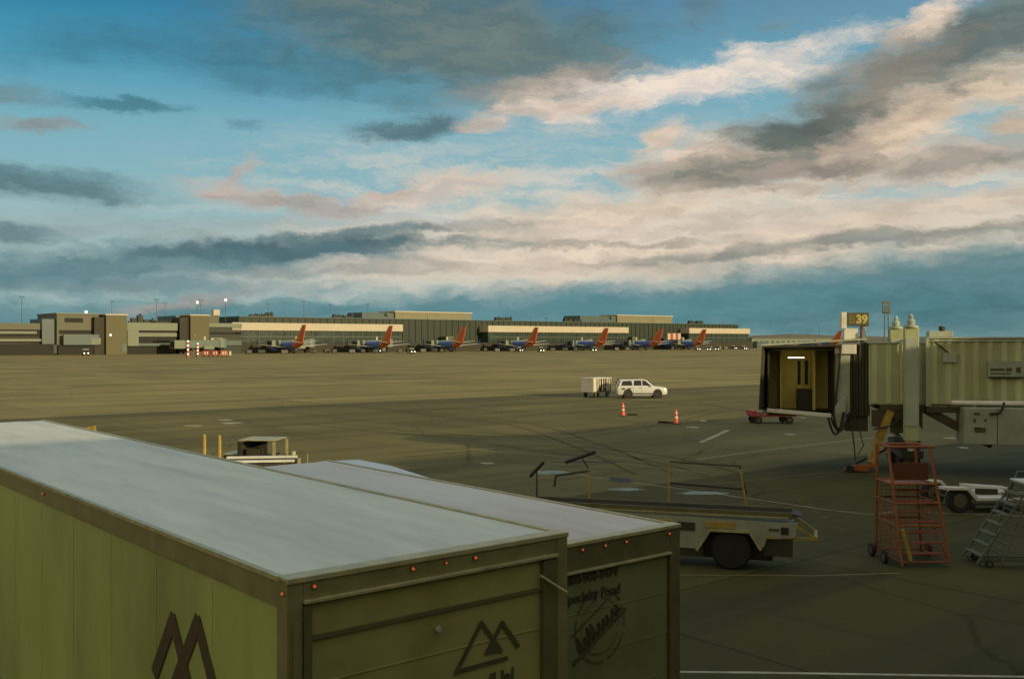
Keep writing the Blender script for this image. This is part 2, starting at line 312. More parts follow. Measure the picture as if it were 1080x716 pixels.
# ------------------------------------------------------------------ mesh building
class MB:
    def __init__(s): s.v = []; s.f = []; s.m = []
    def add(s, vs, fs, mi=0):
        k = len(s.v); s.v += [tuple(x) for x in vs]; s.f += [tuple(i+k for i in f) for f in fs]; s.m += [mi]*len(fs); return s
    def box(s, x0, x1, y0, y1, z0, z1, mi=0, mtx=None):
        vs = [Vector((x, y, z)) for z in (z0, z1) for y in (y0, y1) for x in (x0, x1)]
        if mtx: vs = [mtx @ q for q in vs]
        return s.add(vs, [(0, 2, 3, 1), (4, 5, 7, 6), (0, 1, 5, 4), (2, 6, 7, 3), (0, 4, 6, 2), (1, 3, 7, 5)], mi)
    def bar(s, a, b, w, h=None, mi=0):
        """square bar from a to b"""
        a = Vector(a); b = Vector(b); h = h or w; d = (b-a).normalized()
        up = Vector((0, 0, 1)) if abs(d.z) < 0.95 else Vector((0, 1, 0))
        x = d.cross(up).normalized()*w/2; y = x.cross(d).normalized()*h/2
        vs = [p+i*x+j*y for p in (a, b) for i, j in ((-1, -1), (1, -1), (1, 1), (-1, 1))]
        return s.add(vs, [(3, 2, 1, 0), (4, 5, 6, 7)]+[(i, (i+1) % 4, 4+(i+1) % 4, 4+i) for i in range(4)], mi)
    def cyl(s, a, b, r0, r1=None, n=14, mi=0):
        a = Vector(a); b = Vector(b); r1 = r0 if r1 is None else r1; d = (b-a).normalized()
        up = Vector((0, 0, 1)) if abs(d.z) < 0.95 else Vector((1, 0, 0))
        x = d.cross(up).normalized(); y = x.cross(d)
        vs = [p+(x*math.cos(t)+y*math.sin(t))*r for p, r in ((a, r0), (b, r1)) for t in [2*math.pi*i/n for i in range(n)]]
        return s.add(vs, [tuple(range(n-1, -1, -1)), tuple(range(n, 2*n))]+[(i, (i+1) % n, n+(i+1) % n, n+i) for i in range(n)], mi)
    def tube(s, pts, r, n=8, mi=0):
        for a, b in zip(pts, pts[1:]): s.cyl(a, b, r, r, n, mi)
        return s
    def loft(s, rings, cap=True, mi=0):
        n = len(rings[0]); vs = [p for r in rings for p in r]; fs = []
        for k in range(len(rings)-1):
            for i in range(n): fs.append((k*n+i, k*n+(i+1) % n, (k+1)*n+(i+1) % n, (k+1)*n+i))
        if cap: fs += [tuple(range(n-1, -1, -1)), tuple(range((len(rings)-1)*n, len(rings)*n))]
        return s.add(vs, fs, mi)
    def prism(s, poly, axis, a, b, mi=0):
        """2-D outline extruded along one axis from a to b"""
        def p3(p, t): return {'x': (t, p[0], p[1]), 'y': (p[0], t, p[1]), 'z': (p[0], p[1], t)}[axis]
        return s.loft([[p3(p, a) for p in poly], [p3(p, b) for p in poly]], True, mi)
    def rings_x(s, stations, n=16, mi=0): pass
    def lathe(s, prof, cx=0, cy=0, n=16, mi=0):
        rs = [[(cx+r*math.cos(2*math.pi*i/n), cy+r*math.sin(2*math.pi*i/n), z) for i in range(n)] for r, z in prof]
        return s.loft(rs, True, mi)
    def build(s, name, m, parent=None, smooth=False, bevel=0.0, seg=2, loc=None, rot=None):
        me = bpy.data.meshes.new(name); me.from_pydata(s.v, [], s.f)
        for x in (m if isinstance(m, (list, tuple)) else [m]): me.materials.append(x)
        for p, i in zip(me.polygons, s.m): p.material_index = i; p.use_smooth = smooth
        bm = bmesh.new(); bm.from_mesh(me); bmesh.ops.recalc_face_normals(bm, faces=bm.faces); bm.to_mesh(me); bm.free()
        if smooth:
            try: me.set_sharp_from_angle(angle=R(38))
            except Exception: pass
        o = bpy.data.objects.new(name, me); COL.objects.link(o)
        if parent: o.parent = parent
        if loc is not None: o.location = loc
        if rot is not None: o.rotation_euler = rot
        if bevel:
            b = o.modifiers.new('bevel', 'BEVEL'); b.width = bevel; b.segments = seg; b.limit_method = 'ANGLE'; b.angle_limit = R(40)
        return o
def B(*a, **k): return MB().box(*a, **k)
def tag(o, label=None, cat=None, group=None, kind=None):
    for k, v in (('label', label), ('category', cat), ('group', group), ('kind', kind)):
        if v: o[k] = v
    return o
def thing(name, label, cat, loc, rz=0.0, group=None):
    o = bpy.data.objects.new(name, None); COL.objects.link(o); o.empty_display_size = 0.3
    o.location = loc; o.rotation_euler = (0, 0, rz); return tag(o, label, cat, group)
def kids(o): return [c for c in COL.objects if c.parent == o]
def dup(o, loc, rz, label=None):
    def cp(q, par):
        c = q.copy(); COL.objects.link(c)
        if par: c.parent = par
        for k in kids(q): cp(k, c)
        return c
    r = cp(o, None); r.location = loc; r.rotation_euler = (0, 0, rz)
    if label: r['label'] = label
    return r
def lettering(text, size, m, parent, mtx, name='lettering', depth=0.004, align='CENTER', bold=0.0):
    cu = bpy.data.curves.new('t', 'FONT'); cu.body = text; cu.size = size; cu.extrude = depth; cu.align_x = align; cu.align_y = 'CENTER'; cu.offset = bold
    t = bpy.data.objects.new('t', cu); COL.objects.link(t); bpy.context.view_layer.update()
    me = bpy.data.meshes.new_from_object(t.evaluated_get(bpy.context.evaluated_depsgraph_get()))
    bpy.data.objects.remove(t); bpy.data.curves.remove(cu)
    me.materials.clear(); me.materials.append(m); me.name = name
    o = bpy.data.objects.new(name, me); COL.objects.link(o); o.parent = parent; o.matrix_local = mtx
    return o
def face_mtx(origin, xdir, ydir):
    x = Vector(xdir).normalized(); y = Vector(ydir).normalized(); z = x.cross(y)
    m = Matrix((x, y, z)).transposed().to_4x4(); m.translation = origin; return m
def wheel(parent, cx, cy, cz, r, w, axis='y', name='wheel', rm=None):
    """tyre with a rim as its child"""
    d = Vector((0, 1, 0)) if axis == 'y' else Vector((1, 0, 0)); c = Vector((cx, cy, cz))
    t = MB()
    t.cyl(c-d*w*0.5, c-d*w*0.36, r*0.90, r, 24); t.cyl(c-d*w*0.36, c+d*w*0.36, r, r, 24); t.cyl(c+d*w*0.36, c+d*w*0.5, r, r*0.90, 24)
    o = t.build(name, rubber, parent)
    k = MB()
    for s in (-1, 1):
        k.cyl(c+d*s*w*0.47, c+d*s*w*0.515, r*0.60, r*0.55, 18); k.cyl(c+d*s*w*0.5, c+d*s*w*0.56, r*0.2, r*0.16, 12)
    k.build('rim', rm or rimm, o)
    return o

# ------------------------------------------------------------------ the ground
def ground_mat(name, ca, cb, cc, slab, joint, streak=1.0):
    m = bpy.data.materials.new(name); m.use_nodes = True; t = m.node_tree; b = t.nodes['Principled BSDF']
    def n(k, **kw):
        x = t.nodes.new(k)
        for a, q in kw.items(): setattr(x, a, q)
        return x
    tcn = n('ShaderNodeTexCoord')
    rot = n('ShaderNodeMapping'); t.links.new(tcn.outputs['Object'], rot.inputs[0]); rot.inputs['Rotation'].default_value = (0, 0, -GA)
    def nz(scale, sx, sy, det=7, rgh=0.6, off=0.0):
        mp = n('ShaderNodeMapping'); t.links.new(rot.outputs[0], mp.inputs[0]); mp.inputs['Scale'].default_value = (sx, sy, 1); mp.inputs['Location'].default_value = (off, off*1.7, 0)
        q = n('ShaderNodeTexNoise'); t.links.new(mp.outputs[0], q.inputs['Vector']); q.inputs['Scale'].default_value = scale; q.inputs['Detail'].default_value = det; q.inputs['Roughness'].default_value = rgh
        return q.outputs['Fac']
    def mr(x, a, c, lo=0.0, hi=1.0):
        q = n('ShaderNodeMapRange'); t.links.new(x, q.inputs[0]); q.inputs[1].default_value = a; q.inputs[2].default_value = c; q.inputs[3].default_value = lo; q.inputs[4].default_value = hi; return q.outputs[0]
    def mx(f, a, c):
        q = n('ShaderNodeMix', data_type='RGBA'); t.links.new(f, q.inputs[0])
        for s, x in ((q.inputs[6], a), (q.inputs[7], c)):
            if isinstance(x, tuple): s.default_value = (*x, 1)
            else: t.links.new(x, s)
        return q.outputs[2]
    c = mx(mr(nz(0.05, 1, 1), 0.35, 0.65), ca, cb)
    c = mx(mr(nz(0.055, 0.10, 1.0, off=13), 0.50, 0.64, 0, 0.75*streak), c, cc)        # wheel and jet-blast streaks along the taxi lanes
    c = mx(mr(nz(0.30, 0.05, 1.0, off=31), 0.56, 0.70, 0, 0.55*streak), c, cc)
    c = mx(mr(nz(0.22, 0.045, 1.0, off=71), 0.50, 0.62, 0, 0.6*streak), c, cc)
    c = mx(mr(nz(0.75, 0.03, 1.0, 5, .5, off=83), 0.50, 0.66, 0, 0.45*streak), c, cb)
    c = mx(mr(nz(0.30, 1.0, 0.06, off=97), 0.57, 0.68, 0, 0.55), c, cc)
    c = mx(mr(nz(0.16, 1.0, 0.35, off=47), 0.58, 0.72, 0, 0.5), c, cb)
    c = mx(mr(nz(1.1, 1, 1, off=5), 0.62, 0.74, 0, 0.5), c, cc)                         # oil spots
    c = mx(mr(nz(9.0, 1, 1, 4, off=3), 0.45, 0.75, 0, 0.25), c, cc)
    br = n('ShaderNodeTexBrick'); t.links.new(rot.outputs[0], br.inputs['Vector']); br.offset = 0.0
    br.inputs['Scale'].default_value = 1.0; br.inputs['Brick Width'].default_value = slab; br.inputs['Row Height'].default_value = slab; br.inputs['Mortar Size'].default_value = 0.05; br.inputs['Mortar Smooth'].default_value = 0.3
    vr = n('ShaderNodeTexVoronoi', feature='DISTANCE_TO_EDGE'); wv = n('ShaderNodeMapping'); t.links.new(rot.outputs[0], wv.inputs[0]); wv.inputs['Scale'].default_value = (.11, .075, 1)
    wa = n('ShaderNodeVectorMath', operation='MULTIPLY_ADD'); wz = n('ShaderNodeTexNoise'); t.links.new(rot.outputs[0], wz.inputs['Vector']); wz.inputs['Scale'].default_value = .35; wz.inputs['Detail'].default_value = 6; t.links.new(wz.outputs['Color'], wa.inputs[0]); wa.inputs[1].default_value = (.14, .14, 0); t.links.new(wv.outputs[0], wa.inputs[2]); t.links.new(wa.outputs[0], vr.inputs['Vector']); vr.inputs['Scale'].default_value = 1.0
    c = mx(mr(vr.outputs['Distance'], 0.007, 0.002, 0, 0.45), c, tuple(x*0.45 for x in cc))     # tar-filled cracks
    jm = n('ShaderNodeMath', operation='MULTIPLY'); t.links.new(br.outputs['Fac'], jm.inputs[0]); jm.inputs[1].default_value = joint
    c = mx(jm.outputs[0], c, tuple(x*0.5 for x in cc))
    # every slab a slightly different tone
    vo = n('ShaderNodeTexBrick'); t.links.new(rot.outputs[0], vo.inputs['Vector']); vo.offset = 0.0; vo.inputs['Scale'].default_value = 1.0; vo.inputs['Brick Width'].default_value = slab; vo.inputs['Row Height'].default_value = slab; vo.inputs['Mortar Size'].default_value = 0
    vo.inputs['Color1'].default_value = (0.86, 0.86, 0.86, 1); vo.inputs['Color2'].default_value = (1.12, 1.12, 1.12, 1)
    ml = n('ShaderNodeMix', data_type='RGBA', blend_type='MULTIPLY'); ml.inputs[0].default_value = 1.0; t.links.new(c, ml.inputs[6]); t.links.new(vo.outputs['Color'], ml.inputs[7])
    t.links.new(ml.outputs[2], b.inputs['Base Color'])
    b.inputs['Roughness'].default_value = 0.85; b.inputs['Specular IOR Level'].default_value = 0.18
    bp = n('ShaderNodeBump'); bp.inputs['Strength'].default_value = 0.25; bp.inputs['Distance'].default_value = 0.02; t.links.new(nz(14, 1, 1, 3), bp.inputs['Height']); t.links.new(bp.outputs[0], b.inputs['Normal'])
    return m
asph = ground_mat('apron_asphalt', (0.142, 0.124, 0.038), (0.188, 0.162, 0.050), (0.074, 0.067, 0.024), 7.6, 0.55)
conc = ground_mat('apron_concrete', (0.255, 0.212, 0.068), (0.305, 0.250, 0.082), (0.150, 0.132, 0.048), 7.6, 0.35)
stand = ground_mat('stand_asphalt_shaded', (0.066, 0.062, 0.016), (0.094, 0.086, 0.022), (0.040, 0.038, 0.012), 7.6, 0.6)  # darker asphalt colour carries the shade over the near apron
grass = mat('dry_prairie', (0.13, 0.105, 0.04), 0.95, var=0.3, scale=0.01, c2=(0.17, 0.13, 0.055))
def sheet(name, w0, w1, v0, v1, z, m):
    q = MB(); nx, ny = 24, 12
    vs = [G(w0+(w1-w0)*i/nx, v0+(v1-v0)*j/ny, z) for j in range(ny+1) for i in range(nx+1)]
    q.add(vs, [(j*(nx+1)+i, j*(nx+1)+i+1, (j+1)*(nx+1)+i+1, (j+1)*(nx+1)+i) for j in range(ny) for i in range(nx)])
    return tag(q.build(name, m), kind='structure')
q = MB(); rr = 9000
q.add([(-rr, -rr, -0.03), (rr, -rr, -0.03), (rr, rr, -0.03), (-rr, rr, -0.03)], [(0, 1, 2, 3)])
tag(q.build('ground', grass), kind='structure')
sheet('apron', -160, 420, 27, 80, 0, asph); sheet('stand', -160, 420, -80, 27, 0, stand)  # near sheet deepens the foreground shade by its colour
sheet('taxiway', -260, 1500, 80, 520, 0, conc)
# low prairie hills on the horizon
hm = mat('far_hills', (0.15, 0.13, 0.065), 0.95, var=0.25, scale=0.004)
q = MB(); rows = []
for j, (d, hh) in enumerate(((4200, 0.0), (4700, 0.55), (5400, 1.0), (6500, 0.4))):
    row = []
    for i in range(121):
        a = R(-62+124*i/120); x = 5400*math.tan(a) if False else math.sin(a)
        top = 27+7*math.sin(a*9.0)+5*math.sin(a*23+1.0)+3*math.sin(a*51)+2*math.sin(a*97)
        row.append((math.sin(a)*d, math.cos(a)*d, -0.5+hh*top))
    rows.append(row)
q.add([p for r in rows for p in r], [(j*121+i, j*121+i+1, (j+1)*121+i+1, (j+1)*121+i) for j in range(3) for i in range(120)])
tag(q.build('hills', hm, smooth=True), kind='structure')

# painted lines, each a thin sheet lying 4 mm above the pavement
def line_mark(name, pts, width, m, label, group=None, z=0.004):
    q = MB()
    ps = [gp(*p) for p in pts]
    for a, b in zip(ps, ps[1:]):
        d = (b-a).normalized(); s = Vector((-d.y, d.x, 0))*width/2
        k = max(1, int((b-a).length/1.2)); 
        for i in range(k):
            p0 = a+(b-a)*i/k; p1 = a+(b-a)*(i+1)/k
            e0 = [p0-s*random.uniform(.85, 1.1), p0+s*random.uniform(.85, 1.1)]
            q.add([(*(p0-s)[:2], z), (*(p1-s)[:2], z), (*(p1+s)[:2], z), (*(p0+s)[:2], z)], [(0, 1, 2, 3)])
    return tag(q.build(name, m), kind='structure')
line_mark('apron_line', [(739, 466.5), (768, 453.5)], 0.30, markw, '')
line_mark('apron_line', [(735, 484.5), (800, 475.5), (880, 466), (960, 457)], 0.12, markw, '')
line_mark('apron_line', [(440, 470), (575, 479.5), (745, 499)], 0.14, marky, '')
line_mark('apron_line', [(592, 496.5), (625, 503), (700, 513), (790, 525.5), (870, 537), (922, 543), (940, 539.5), (1000, 541), (1080, 544)], 0.07, markw, '')
line_mark('apron_line', [(700, 708), (800, 709), (1120, 714)], 0.10, markw, '')
line_mark('apron_line', [(470, 440), (560, 429), (614, 424.5)], 0.14, marky, '')
line_mark('apron_line', [(470, 425), (545, 435), (615, 439)], 0.15, marky, '')
line_mark('apron_line', [(690, 507), (760, 510), (850, 500), (1080, 480)], 0.05, marky, '')
line_mark('apron_line', [(700, 606), (860, 607), (950, 604)], 0.06, marky, '')
def patch(name, px, py, rx, ry, m, z=0.005, n=22, sd=0):
    rnd = random.Random(sd); c = gp(px, py); D = c.y
    a = rx*D/F; b = ry*D*D/(F*H)
    vs = [(c.x+a*math.cos(t)*rnd.uniform(.65, 1.1), c.y+b*math.sin(t)*rnd.uniform(.65, 1.1), z) for t in [2*math.pi*i/n for i in range(n)]]
    return tag(MB().add(vs, [tuple(range(n))]).build(name, m), kind='structure')
tar = mat('tar_patch', (0.035, 0.030, 0.014), 0.8)
wet = mat('pale_worn_paint', (0.20, 0.24, 0.17), 0.55, var=0.2, scale=1.5, dirt=((0.09, 0.08, 0.035), 0.8))
for i, (px, py, rx, ry, m) in enumerate(((580, 498, 20, 2.2, wet), (514, 488.5, 9, 1.2, markw), (730, 450.5, 8, .8, markw), (742, 443.5, 4, .7, markw), (655, 506, 14, 3, tar),
        (245, 446, 12, .9, markw), (238, 443, 8, .7, markw), (204, 449, 12, .8, markw), (833, 458, 7, .9, markw), (660, 516, 22, 1.6, wet), (1003, 462, 9, .8, markw), (1016, 472, 6, .8, markw), (742, 520, 30, 2.0, wet), (620, 487, 40, 1.2, tar))):
    patch('paint_patch' if m is not tar else 'tar_patch', px, py, rx, ry, m, sd=i, z=0.006 if m is not tar else 0.005)

# dark curved tyre marks
skid = mat('tyre_mark', (0.092, 0.082, 0.028), 0.95, var=0.35, scale=1.2, spec=0.1)
def tyre_mark(pts, wd=.20):
    P_ = [gp(*p) for p in pts]; out = []
    for i in range(len(P_)-1):
        p0 = P_[max(0, i-1)]; p1 = P_[i]; p2 = P_[i+1]; p3 = P_[min(len(P_)-1, i+2)]
        for k in range(10):
            u = k/10; out.append(.5*((2*p1)+(p2-p0)*u+(2*p0-5*p1+4*p2-p3)*u*u+(3*p1-p0-3*p2+p3)*u**3))
    out.append(P_[-1]); q = MB()
    for off in (-.85, .85):
        vs = []
        for i, p in enumerate(out):
            d = (out[min(i+1, len(out)-1)]-out[max(i-1, 0)]).normalized(); n_ = Vector((-d.y, d.x, 0))
            vs += [(*(p+n_*(off-wd/2))[:2], .003), (*(p+n_*(off+wd/2))[:2], .003)]
        q.add(vs, [(2*i, 2*i+1, 2*i+3, 2*i+2) for i in range(len(out)-1)])
    tag(q.build('tyre_mark', skid), kind='structure')
for pts in ([(330, 446), (430, 456), (540, 462), (640, 455), (760, 432)], [(420, 480), (540, 472), (660, 478), (780, 506), (860, 560)], [(480, 430), (600, 436), (720, 424), (800, 417)], [(300, 428), (420, 434), (540, 446), (620, 470), (690, 500)]): tyre_mark(pts)

# ------------------------------------------------------------------ the concourse we look out of (behind the camera, it shades the near apron)
t = thing('concourse_building', 'cream concourse behind the trailers whose unseen stepped roofline shades the near apron', 'building', G(0, -8.0), GA)
for x0, x1, zt in ((-60, 16, 10.6), (16, 27, 11.1), (27, 36, 11.7), (36, 44, 12.4), (44, 53, 13.1), (53, 150, 13.8)): B(x0, x1, -24, 0, 0, zt).build('wall', concw, t)  # unseen roof heights, stepped to shape the shade edge on the apron
for x in range(-56, 150, 8):
    w_ = B(x, x+6.4, -0.02, 0.06, 3.6, 7.4).build('window', frame, t); B(x+.15, x+6.25, 0.06, 0.075, 3.75, 7.25).build('pane', glass, w_)

# ------------------------------------------------------------------ trailers
def logo_strokes():
    """twin-peak emblem in rear-door coordinates, from its outline: returns quads in (right, up) metres about the left peak"""
    px = [(508.6, 652.7), (481, 707), (536, 690), (530, 683.5), (530.5, 652.7), (513.5, 686), (547.5, 678), (484, 704)]
    o = on_v(*px[0], RV); return [(a-o[0], b-o[1]) for a, b in (on_v(*p, RV) for p in px)]
RV = 6.37; TW0, TW1 = 3.30, 5.935
def stroke_mesh(segs, w, th=0.004):
    q = MB()
    for k, (a, b) in enumerate(segs):
        a = Vector(a); b = Vector(b); d = (b-a).normalized(); s = Vector((-d.y, d.x))*w/2; a2 = a-d*w*0.25; b2 = b+d*w*0.1; zz = th+0.0006*k
        q.add([(p.x, p.y, z) for z in (0.0, zz) for p in (a2-s, b2-s, b2+s, a2+s)], [(3, 2, 1, 0), (4, 5, 6, 7), (0, 1, 5, 4), (1, 2, 6, 5), (2, 3, 7, 6), (3, 0, 4, 7)])
    return q
def emblem(parent, mtx, k=1.0, flip=1, m=None, w=0.05):
    p = [(flip*a*k, b*k) for a, b in logo_strokes()]
    segs = [(p[0], p[1]), (p[7], p[2]), (p[0], p[3]), (p[4], p[5]), (p[4], p[6])]
    q = stroke_mesh(segs, w)
    a, b, c = Vector(p[3]), Vector(p[5]), (Vector(p[0])+Vector(p[4]))/2*0.35+(Vector(p[3])+Vector(p[5]))/2*0.65
    q.add([(a.x, a.y, .0045), (b.x, b.y, .0045), (c.x, c.y+.03, .0045)], [(0, 1, 2)])      # the shaded inner slope
    o = q.build('emblem', m or ink, parent); o.matrix_local = mtx; return o
def box_body(t, w, l, z0, z1, side, rear, roof, rlights, seam=1.22):
    """box with walls, roof, rails and rear frame. local x 0..w across, y 0..l forward from the rear"""
    th = 0.05
    s = MB(); s.box(0, th, .12, l, z0, z1-.1); s.box(w-th, w, .12, l, z0, z1-.1); s.box(th, w-th, l-th, l, z0, z1-.1); s.box(th, w-th, .12, l-th, z0, z0+.1)
    k = 0; y = .12+seam
    while y < l-.3:                                    # overlapping sheet seams with rivets' cover strips
        s.box(-.003, 0, y-.035, y+.035, z0+.12, z1-.26); s.box(w, w+.003, y-.035, y+.035, z0+.12, z1-.26); y += seam
    s.build('body', side, t)
    r = MB(); nx, ny = 12, max(10, int(l/0.61)); 
    rnd = random.Random(int(l*10))
    vs = []
    for j in range(ny+1):
        for i in range(nx+1):
            x = .03+(w-.06)*i/nx; y = .03+(l-.06)*j/ny
            crown = .035*(1-(2*i/nx-1)**2); sag = 0 if j % 2 == 0 else -.008
            vs.append((x, y, z1-.01+crown*min(1, min(j, ny-j)*.5)+ (sag if 0 < i < nx else 0)+rnd.uniform(-.004, .004)*(0 < i < nx)))
    r.add(vs, [(j*(nx+1)+i, j*(nx+1)+i+1, (j+1)*(nx+1)+i+1, (j+1)*(nx+1)+i) for j in range(ny) for i in range(nx)])
    r.build('roof', roof, t, smooth=True)
    for x0, x1 in ((-.02, .03), (w-.03, w+.02)):
        B(x0, x1, .10, l, z1-.22, z1-.006).build('top_rail', frame, t, bevel=.008)
        B(x0-.012 if x0 < 0 else x0+.01, x1-.01 if x0 < 0 else x1+.012, .10, l, z1-.03, z1+.004).build('rail_lip', edge, t)
    for x0, x1 in ((-.02, .02), (w-.02, w+.02)): B(x0, x1, .10, l, z0-.12, z0+.14).build('bottom_rail', frame, t, bevel=.01)
def rear_frame(t, w, z0, z1, posts, head, post_m, door_m, split=True):
    B(-.03, posts, -.02, .14, z0-.2, z1).build('rear_post', post_m, t, bevel=.012); B(w-posts, w+.03, -.02, .14, z0-.2, z1).build('rear_post', post_m, t, bevel=.012)
    B(.02, .06, -.045, -.02, z0, z1-.3).build('post_strip', post_m, t)
    h = MB(); h.box(posts, w-posts, -.015, .14, z1-head, z1-.004)
    h.build('header', post_m, t, bevel=.01)
    B(-.03, w+.03, -.035, .12, z1-.03, z1+.012).build('header_lip', edge, t, bevel=.006)
    B(posts, w-posts, -.05, .0, z1-head-.015, z1-head+.012).build('drip_ledge', edge, t, bevel=.004)
    B(posts, w-posts, -.02, .16, z0-.2, z0+.02).build('sill', framed, t)

# --- long trailer on the left
t1 = thing('semi_trailer', 'long olive-white semi-trailer nearest on the left, twin-peak emblem on its side and rear doors', 'trailer', G(TW0, RV), GA)
wd, Z0, Z1 = TW1-TW0, 1.22, 4.12
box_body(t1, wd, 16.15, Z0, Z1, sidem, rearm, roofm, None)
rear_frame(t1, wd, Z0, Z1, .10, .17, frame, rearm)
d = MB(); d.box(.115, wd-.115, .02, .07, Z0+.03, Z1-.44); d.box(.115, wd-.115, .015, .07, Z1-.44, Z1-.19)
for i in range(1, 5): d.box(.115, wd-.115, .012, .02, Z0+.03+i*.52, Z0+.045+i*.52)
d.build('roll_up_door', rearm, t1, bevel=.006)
B(.115, wd-.115, -.01, .02, Z1-.46, Z1-.43).build('door_seal', framed, t1)
B(.10, .165, -.03, .03, Z0, Z1-.2).build('door_track', framed, t1); B(wd-.26, wd-.10, -.03, .03, Z0, Z1-.2).build('door_track', framed, t1)
MB().cyl((wd-.30, -.03, 3.80), (wd-.06, -.10, 3.63), .012).build('hinge_arm', edge, t1)
cw, cz = on_v(462, 663, RV); MB().cyl((cw-TW0, .0, cz), (cw-TW0, -.03, cz), .030, .026, 18).build('lock_button', chrome, t1, bevel=.004)
def marker(t, x, y, z, face='rear', r=.016):
    d = Vector((0, -1, 0)) if face == 'rear' else Vector((-1, 0, 0)); c = Vector((x, y, z))
    o = MB().cyl(c, c+d*.016, r*1.35, r*1.25, 14).build('marker_light', framed, t)
    MB().cyl(c+d*.015, c+d*.028, r*.85, r*.5, 14).build('lens', redlens, o)
for px, py in ((332, 616), (436, 597.5), (471, 590.5), (502, 585.5)):
    a, b = on_v(px, py, RV-.035); marker(t1, a-TW0, -.016, min(b, Z1-.07), r=.011 if px == 471 else .016)
a, b = on_w(296.5, 611.5, TW0); marker(t1, -.02, .03, Z1-.1, 'side'); marker(t1, -.02, 6.0, Z1-.1, 'side'); marker(t1, -.02, 11.0, Z1-.1, 'side')
o = on_v(508.6, 652.7, RV); emblem(t1, face_mtx((o[0]-TW0, .0115, o[1]-.03), (1, 0, 0), (0, 0, 1)), 1.0, 1, inkd, .036)
b0 = on_v(508, 721, RV); lettering('dUal', .17, inkd, t1, face_mtx((on_v(528, 716, RV)[0]-TW0, .0115, on_v(528, 716, RV)[1]), (1, 0, 0), (0, 0, 1)), bold=.004)
# side emblem: same mark mirrored, its scale from the distance between its peaks
s0 = on_w(209, 649.5, TW0); s1 = on_w(183, 647.5, TW0); r0 = on_v(508.6, 652.7, RV); r1 = on_v(530.5, 652.7, RV)
ks = abs(s0[0]-s1[0])/abs(r0[0]-r1[0]) ; kz = ks
emblem(t1, face_mtx((-.0065, s0[0]-RV, s0[1]-.055), (0, -1, 0), (0, 0, 1)), ks*1.0, -1, ink, .15)
for y in (1.1, 2.35, ): 
    for x in (.32, wd-.32): wheel(t1, x, y+.4, .5, .5, .5, 'x')
    MB().cyl((.3, y+.4, .5), (wd-.3, y+.4, .5), .07).build('axle', black, t1)
B(.5, wd-.5, .3, 15.6, .98, 1.10).build('chassis', black, t1)
B(.25, wd-.25, .05, .15, .50, .62).build('bumper', framed, t1); [B(x, x+.1, .05, .14, .6, 1.05).build('bumper_hanger', framed, t1) for x in (.6, wd-.7)]
for x in (.55, wd-.65): B(x, x+.12, 12.8, 12.95, .05, 1.1).build('landing_leg', black, t1)

# --- box truck beside it
QW0, QV, QL, QZ1, QZ0 = 6.22, 7.57, 8.1, 3.68, 1.05
t2 = thing('box_truck', 'pale-roofed box truck between long trailer and belt loader, worn print on its rear door', 'truck', G(QW0, QV), GA)
qw = 2.62
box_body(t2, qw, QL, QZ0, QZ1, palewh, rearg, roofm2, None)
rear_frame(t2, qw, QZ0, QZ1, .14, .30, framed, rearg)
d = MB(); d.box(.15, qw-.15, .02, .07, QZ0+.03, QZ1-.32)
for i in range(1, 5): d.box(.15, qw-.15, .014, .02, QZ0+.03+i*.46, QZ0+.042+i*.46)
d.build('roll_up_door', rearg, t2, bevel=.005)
for px, py in ((614.6, 579.5), (638.7, 575), (660.7, 571), (706, 562.5)):
    a, b = on_v(px, py, QV-.03); marker(t2, a-QW0, -.016, b)
def on_door(px, py): a, b = on_v(px, py, QV); return Vector((a-QW0, .0125, b))
tink = mat('truck_print', (0.050, 0.046, 0.018), .6, var=.25, scale=9)
lettering('800-900-8474', .135, tink, t2, face_mtx(on_door(626, 608), (1, 0, 0), (0, 0, 1)), bold=.003)
lettering('Specialty Food', .145, tink, t2, face_mtx(on_door(626, 627), (1, 0, 0), (0, 0, 1)), bold=.003)
# round worn stamp with a slanting band of script
q = MB(); ro, n = .50, 40
for i in range(n):
    if i % 7 == 3: continue
    a0, a1 = 2*math.pi*i/n, 2*math.pi*(i+.8)/n
    for rr_, w_ in ((.36, .02), (.28, .010)):
        q.add([(r*math.cos(a)*1.0, r*math.sin(a)*1.05, .003) for r, a in ((rr_, a0), (rr_+w_, a0), (rr_+w_, a1), (rr_, a1))], [(0, 1, 2, 3)])
q.add([(-.44, -.06, .004), (.30, .37, .004), (.31, .39, .004), (-.44, -.035, .004)], [(0, 1, 2, 3)])
q.add([(-.40, -.36, .004), (.40, .10, .004), (.41, .14, .004), (-.41, -.31, .004)], [(0, 1, 2, 3)])
st = q.build('stamp', inkd, t2); st.matrix_local = face_mtx(on_door(634, 660), (1, 0, 0), (0, 0, 1))
th_ = math.atan2(.46, .80); m2 = face_mtx(on_door(634, 661), (math.cos(th_), 0, math.sin(th_)), (-math.sin(th_), 0, math.cos(th_))); sq = MB(); rs_ = random.Random(5); x = -.36
while x < .34:                                    # worn script too faded to read: a run of joined pen strokes
    h_ = rs_.choice((.09, .10, .17)); s_ = rs_.uniform(.02, .05)
    for (xa, ya), (xb, yb) in (((x, -.06), (x+s_, h_-.04)), ((x+s_, h_-.04), (x+s_*.6+.03, -.05)), ((x+s_*.6+.03, -.05), (x+.075, -.01))):
        d_ = Vector((xb-xa, yb-ya)).normalized(); n_ = Vector((-d_.y, d_.x))*.013
        sq.add([(xa-n_.x, ya-n_.y, .004), (xb-n_.x, yb-n_.y, .004), (xb+n_.x, yb+n_.y, .004), (xa+n_.x, ya+n_.y, .004)], [(0, 1, 2, 3)])
    x += .078
so_ = sq.build('script', tink, t2); so_.matrix_local = m2
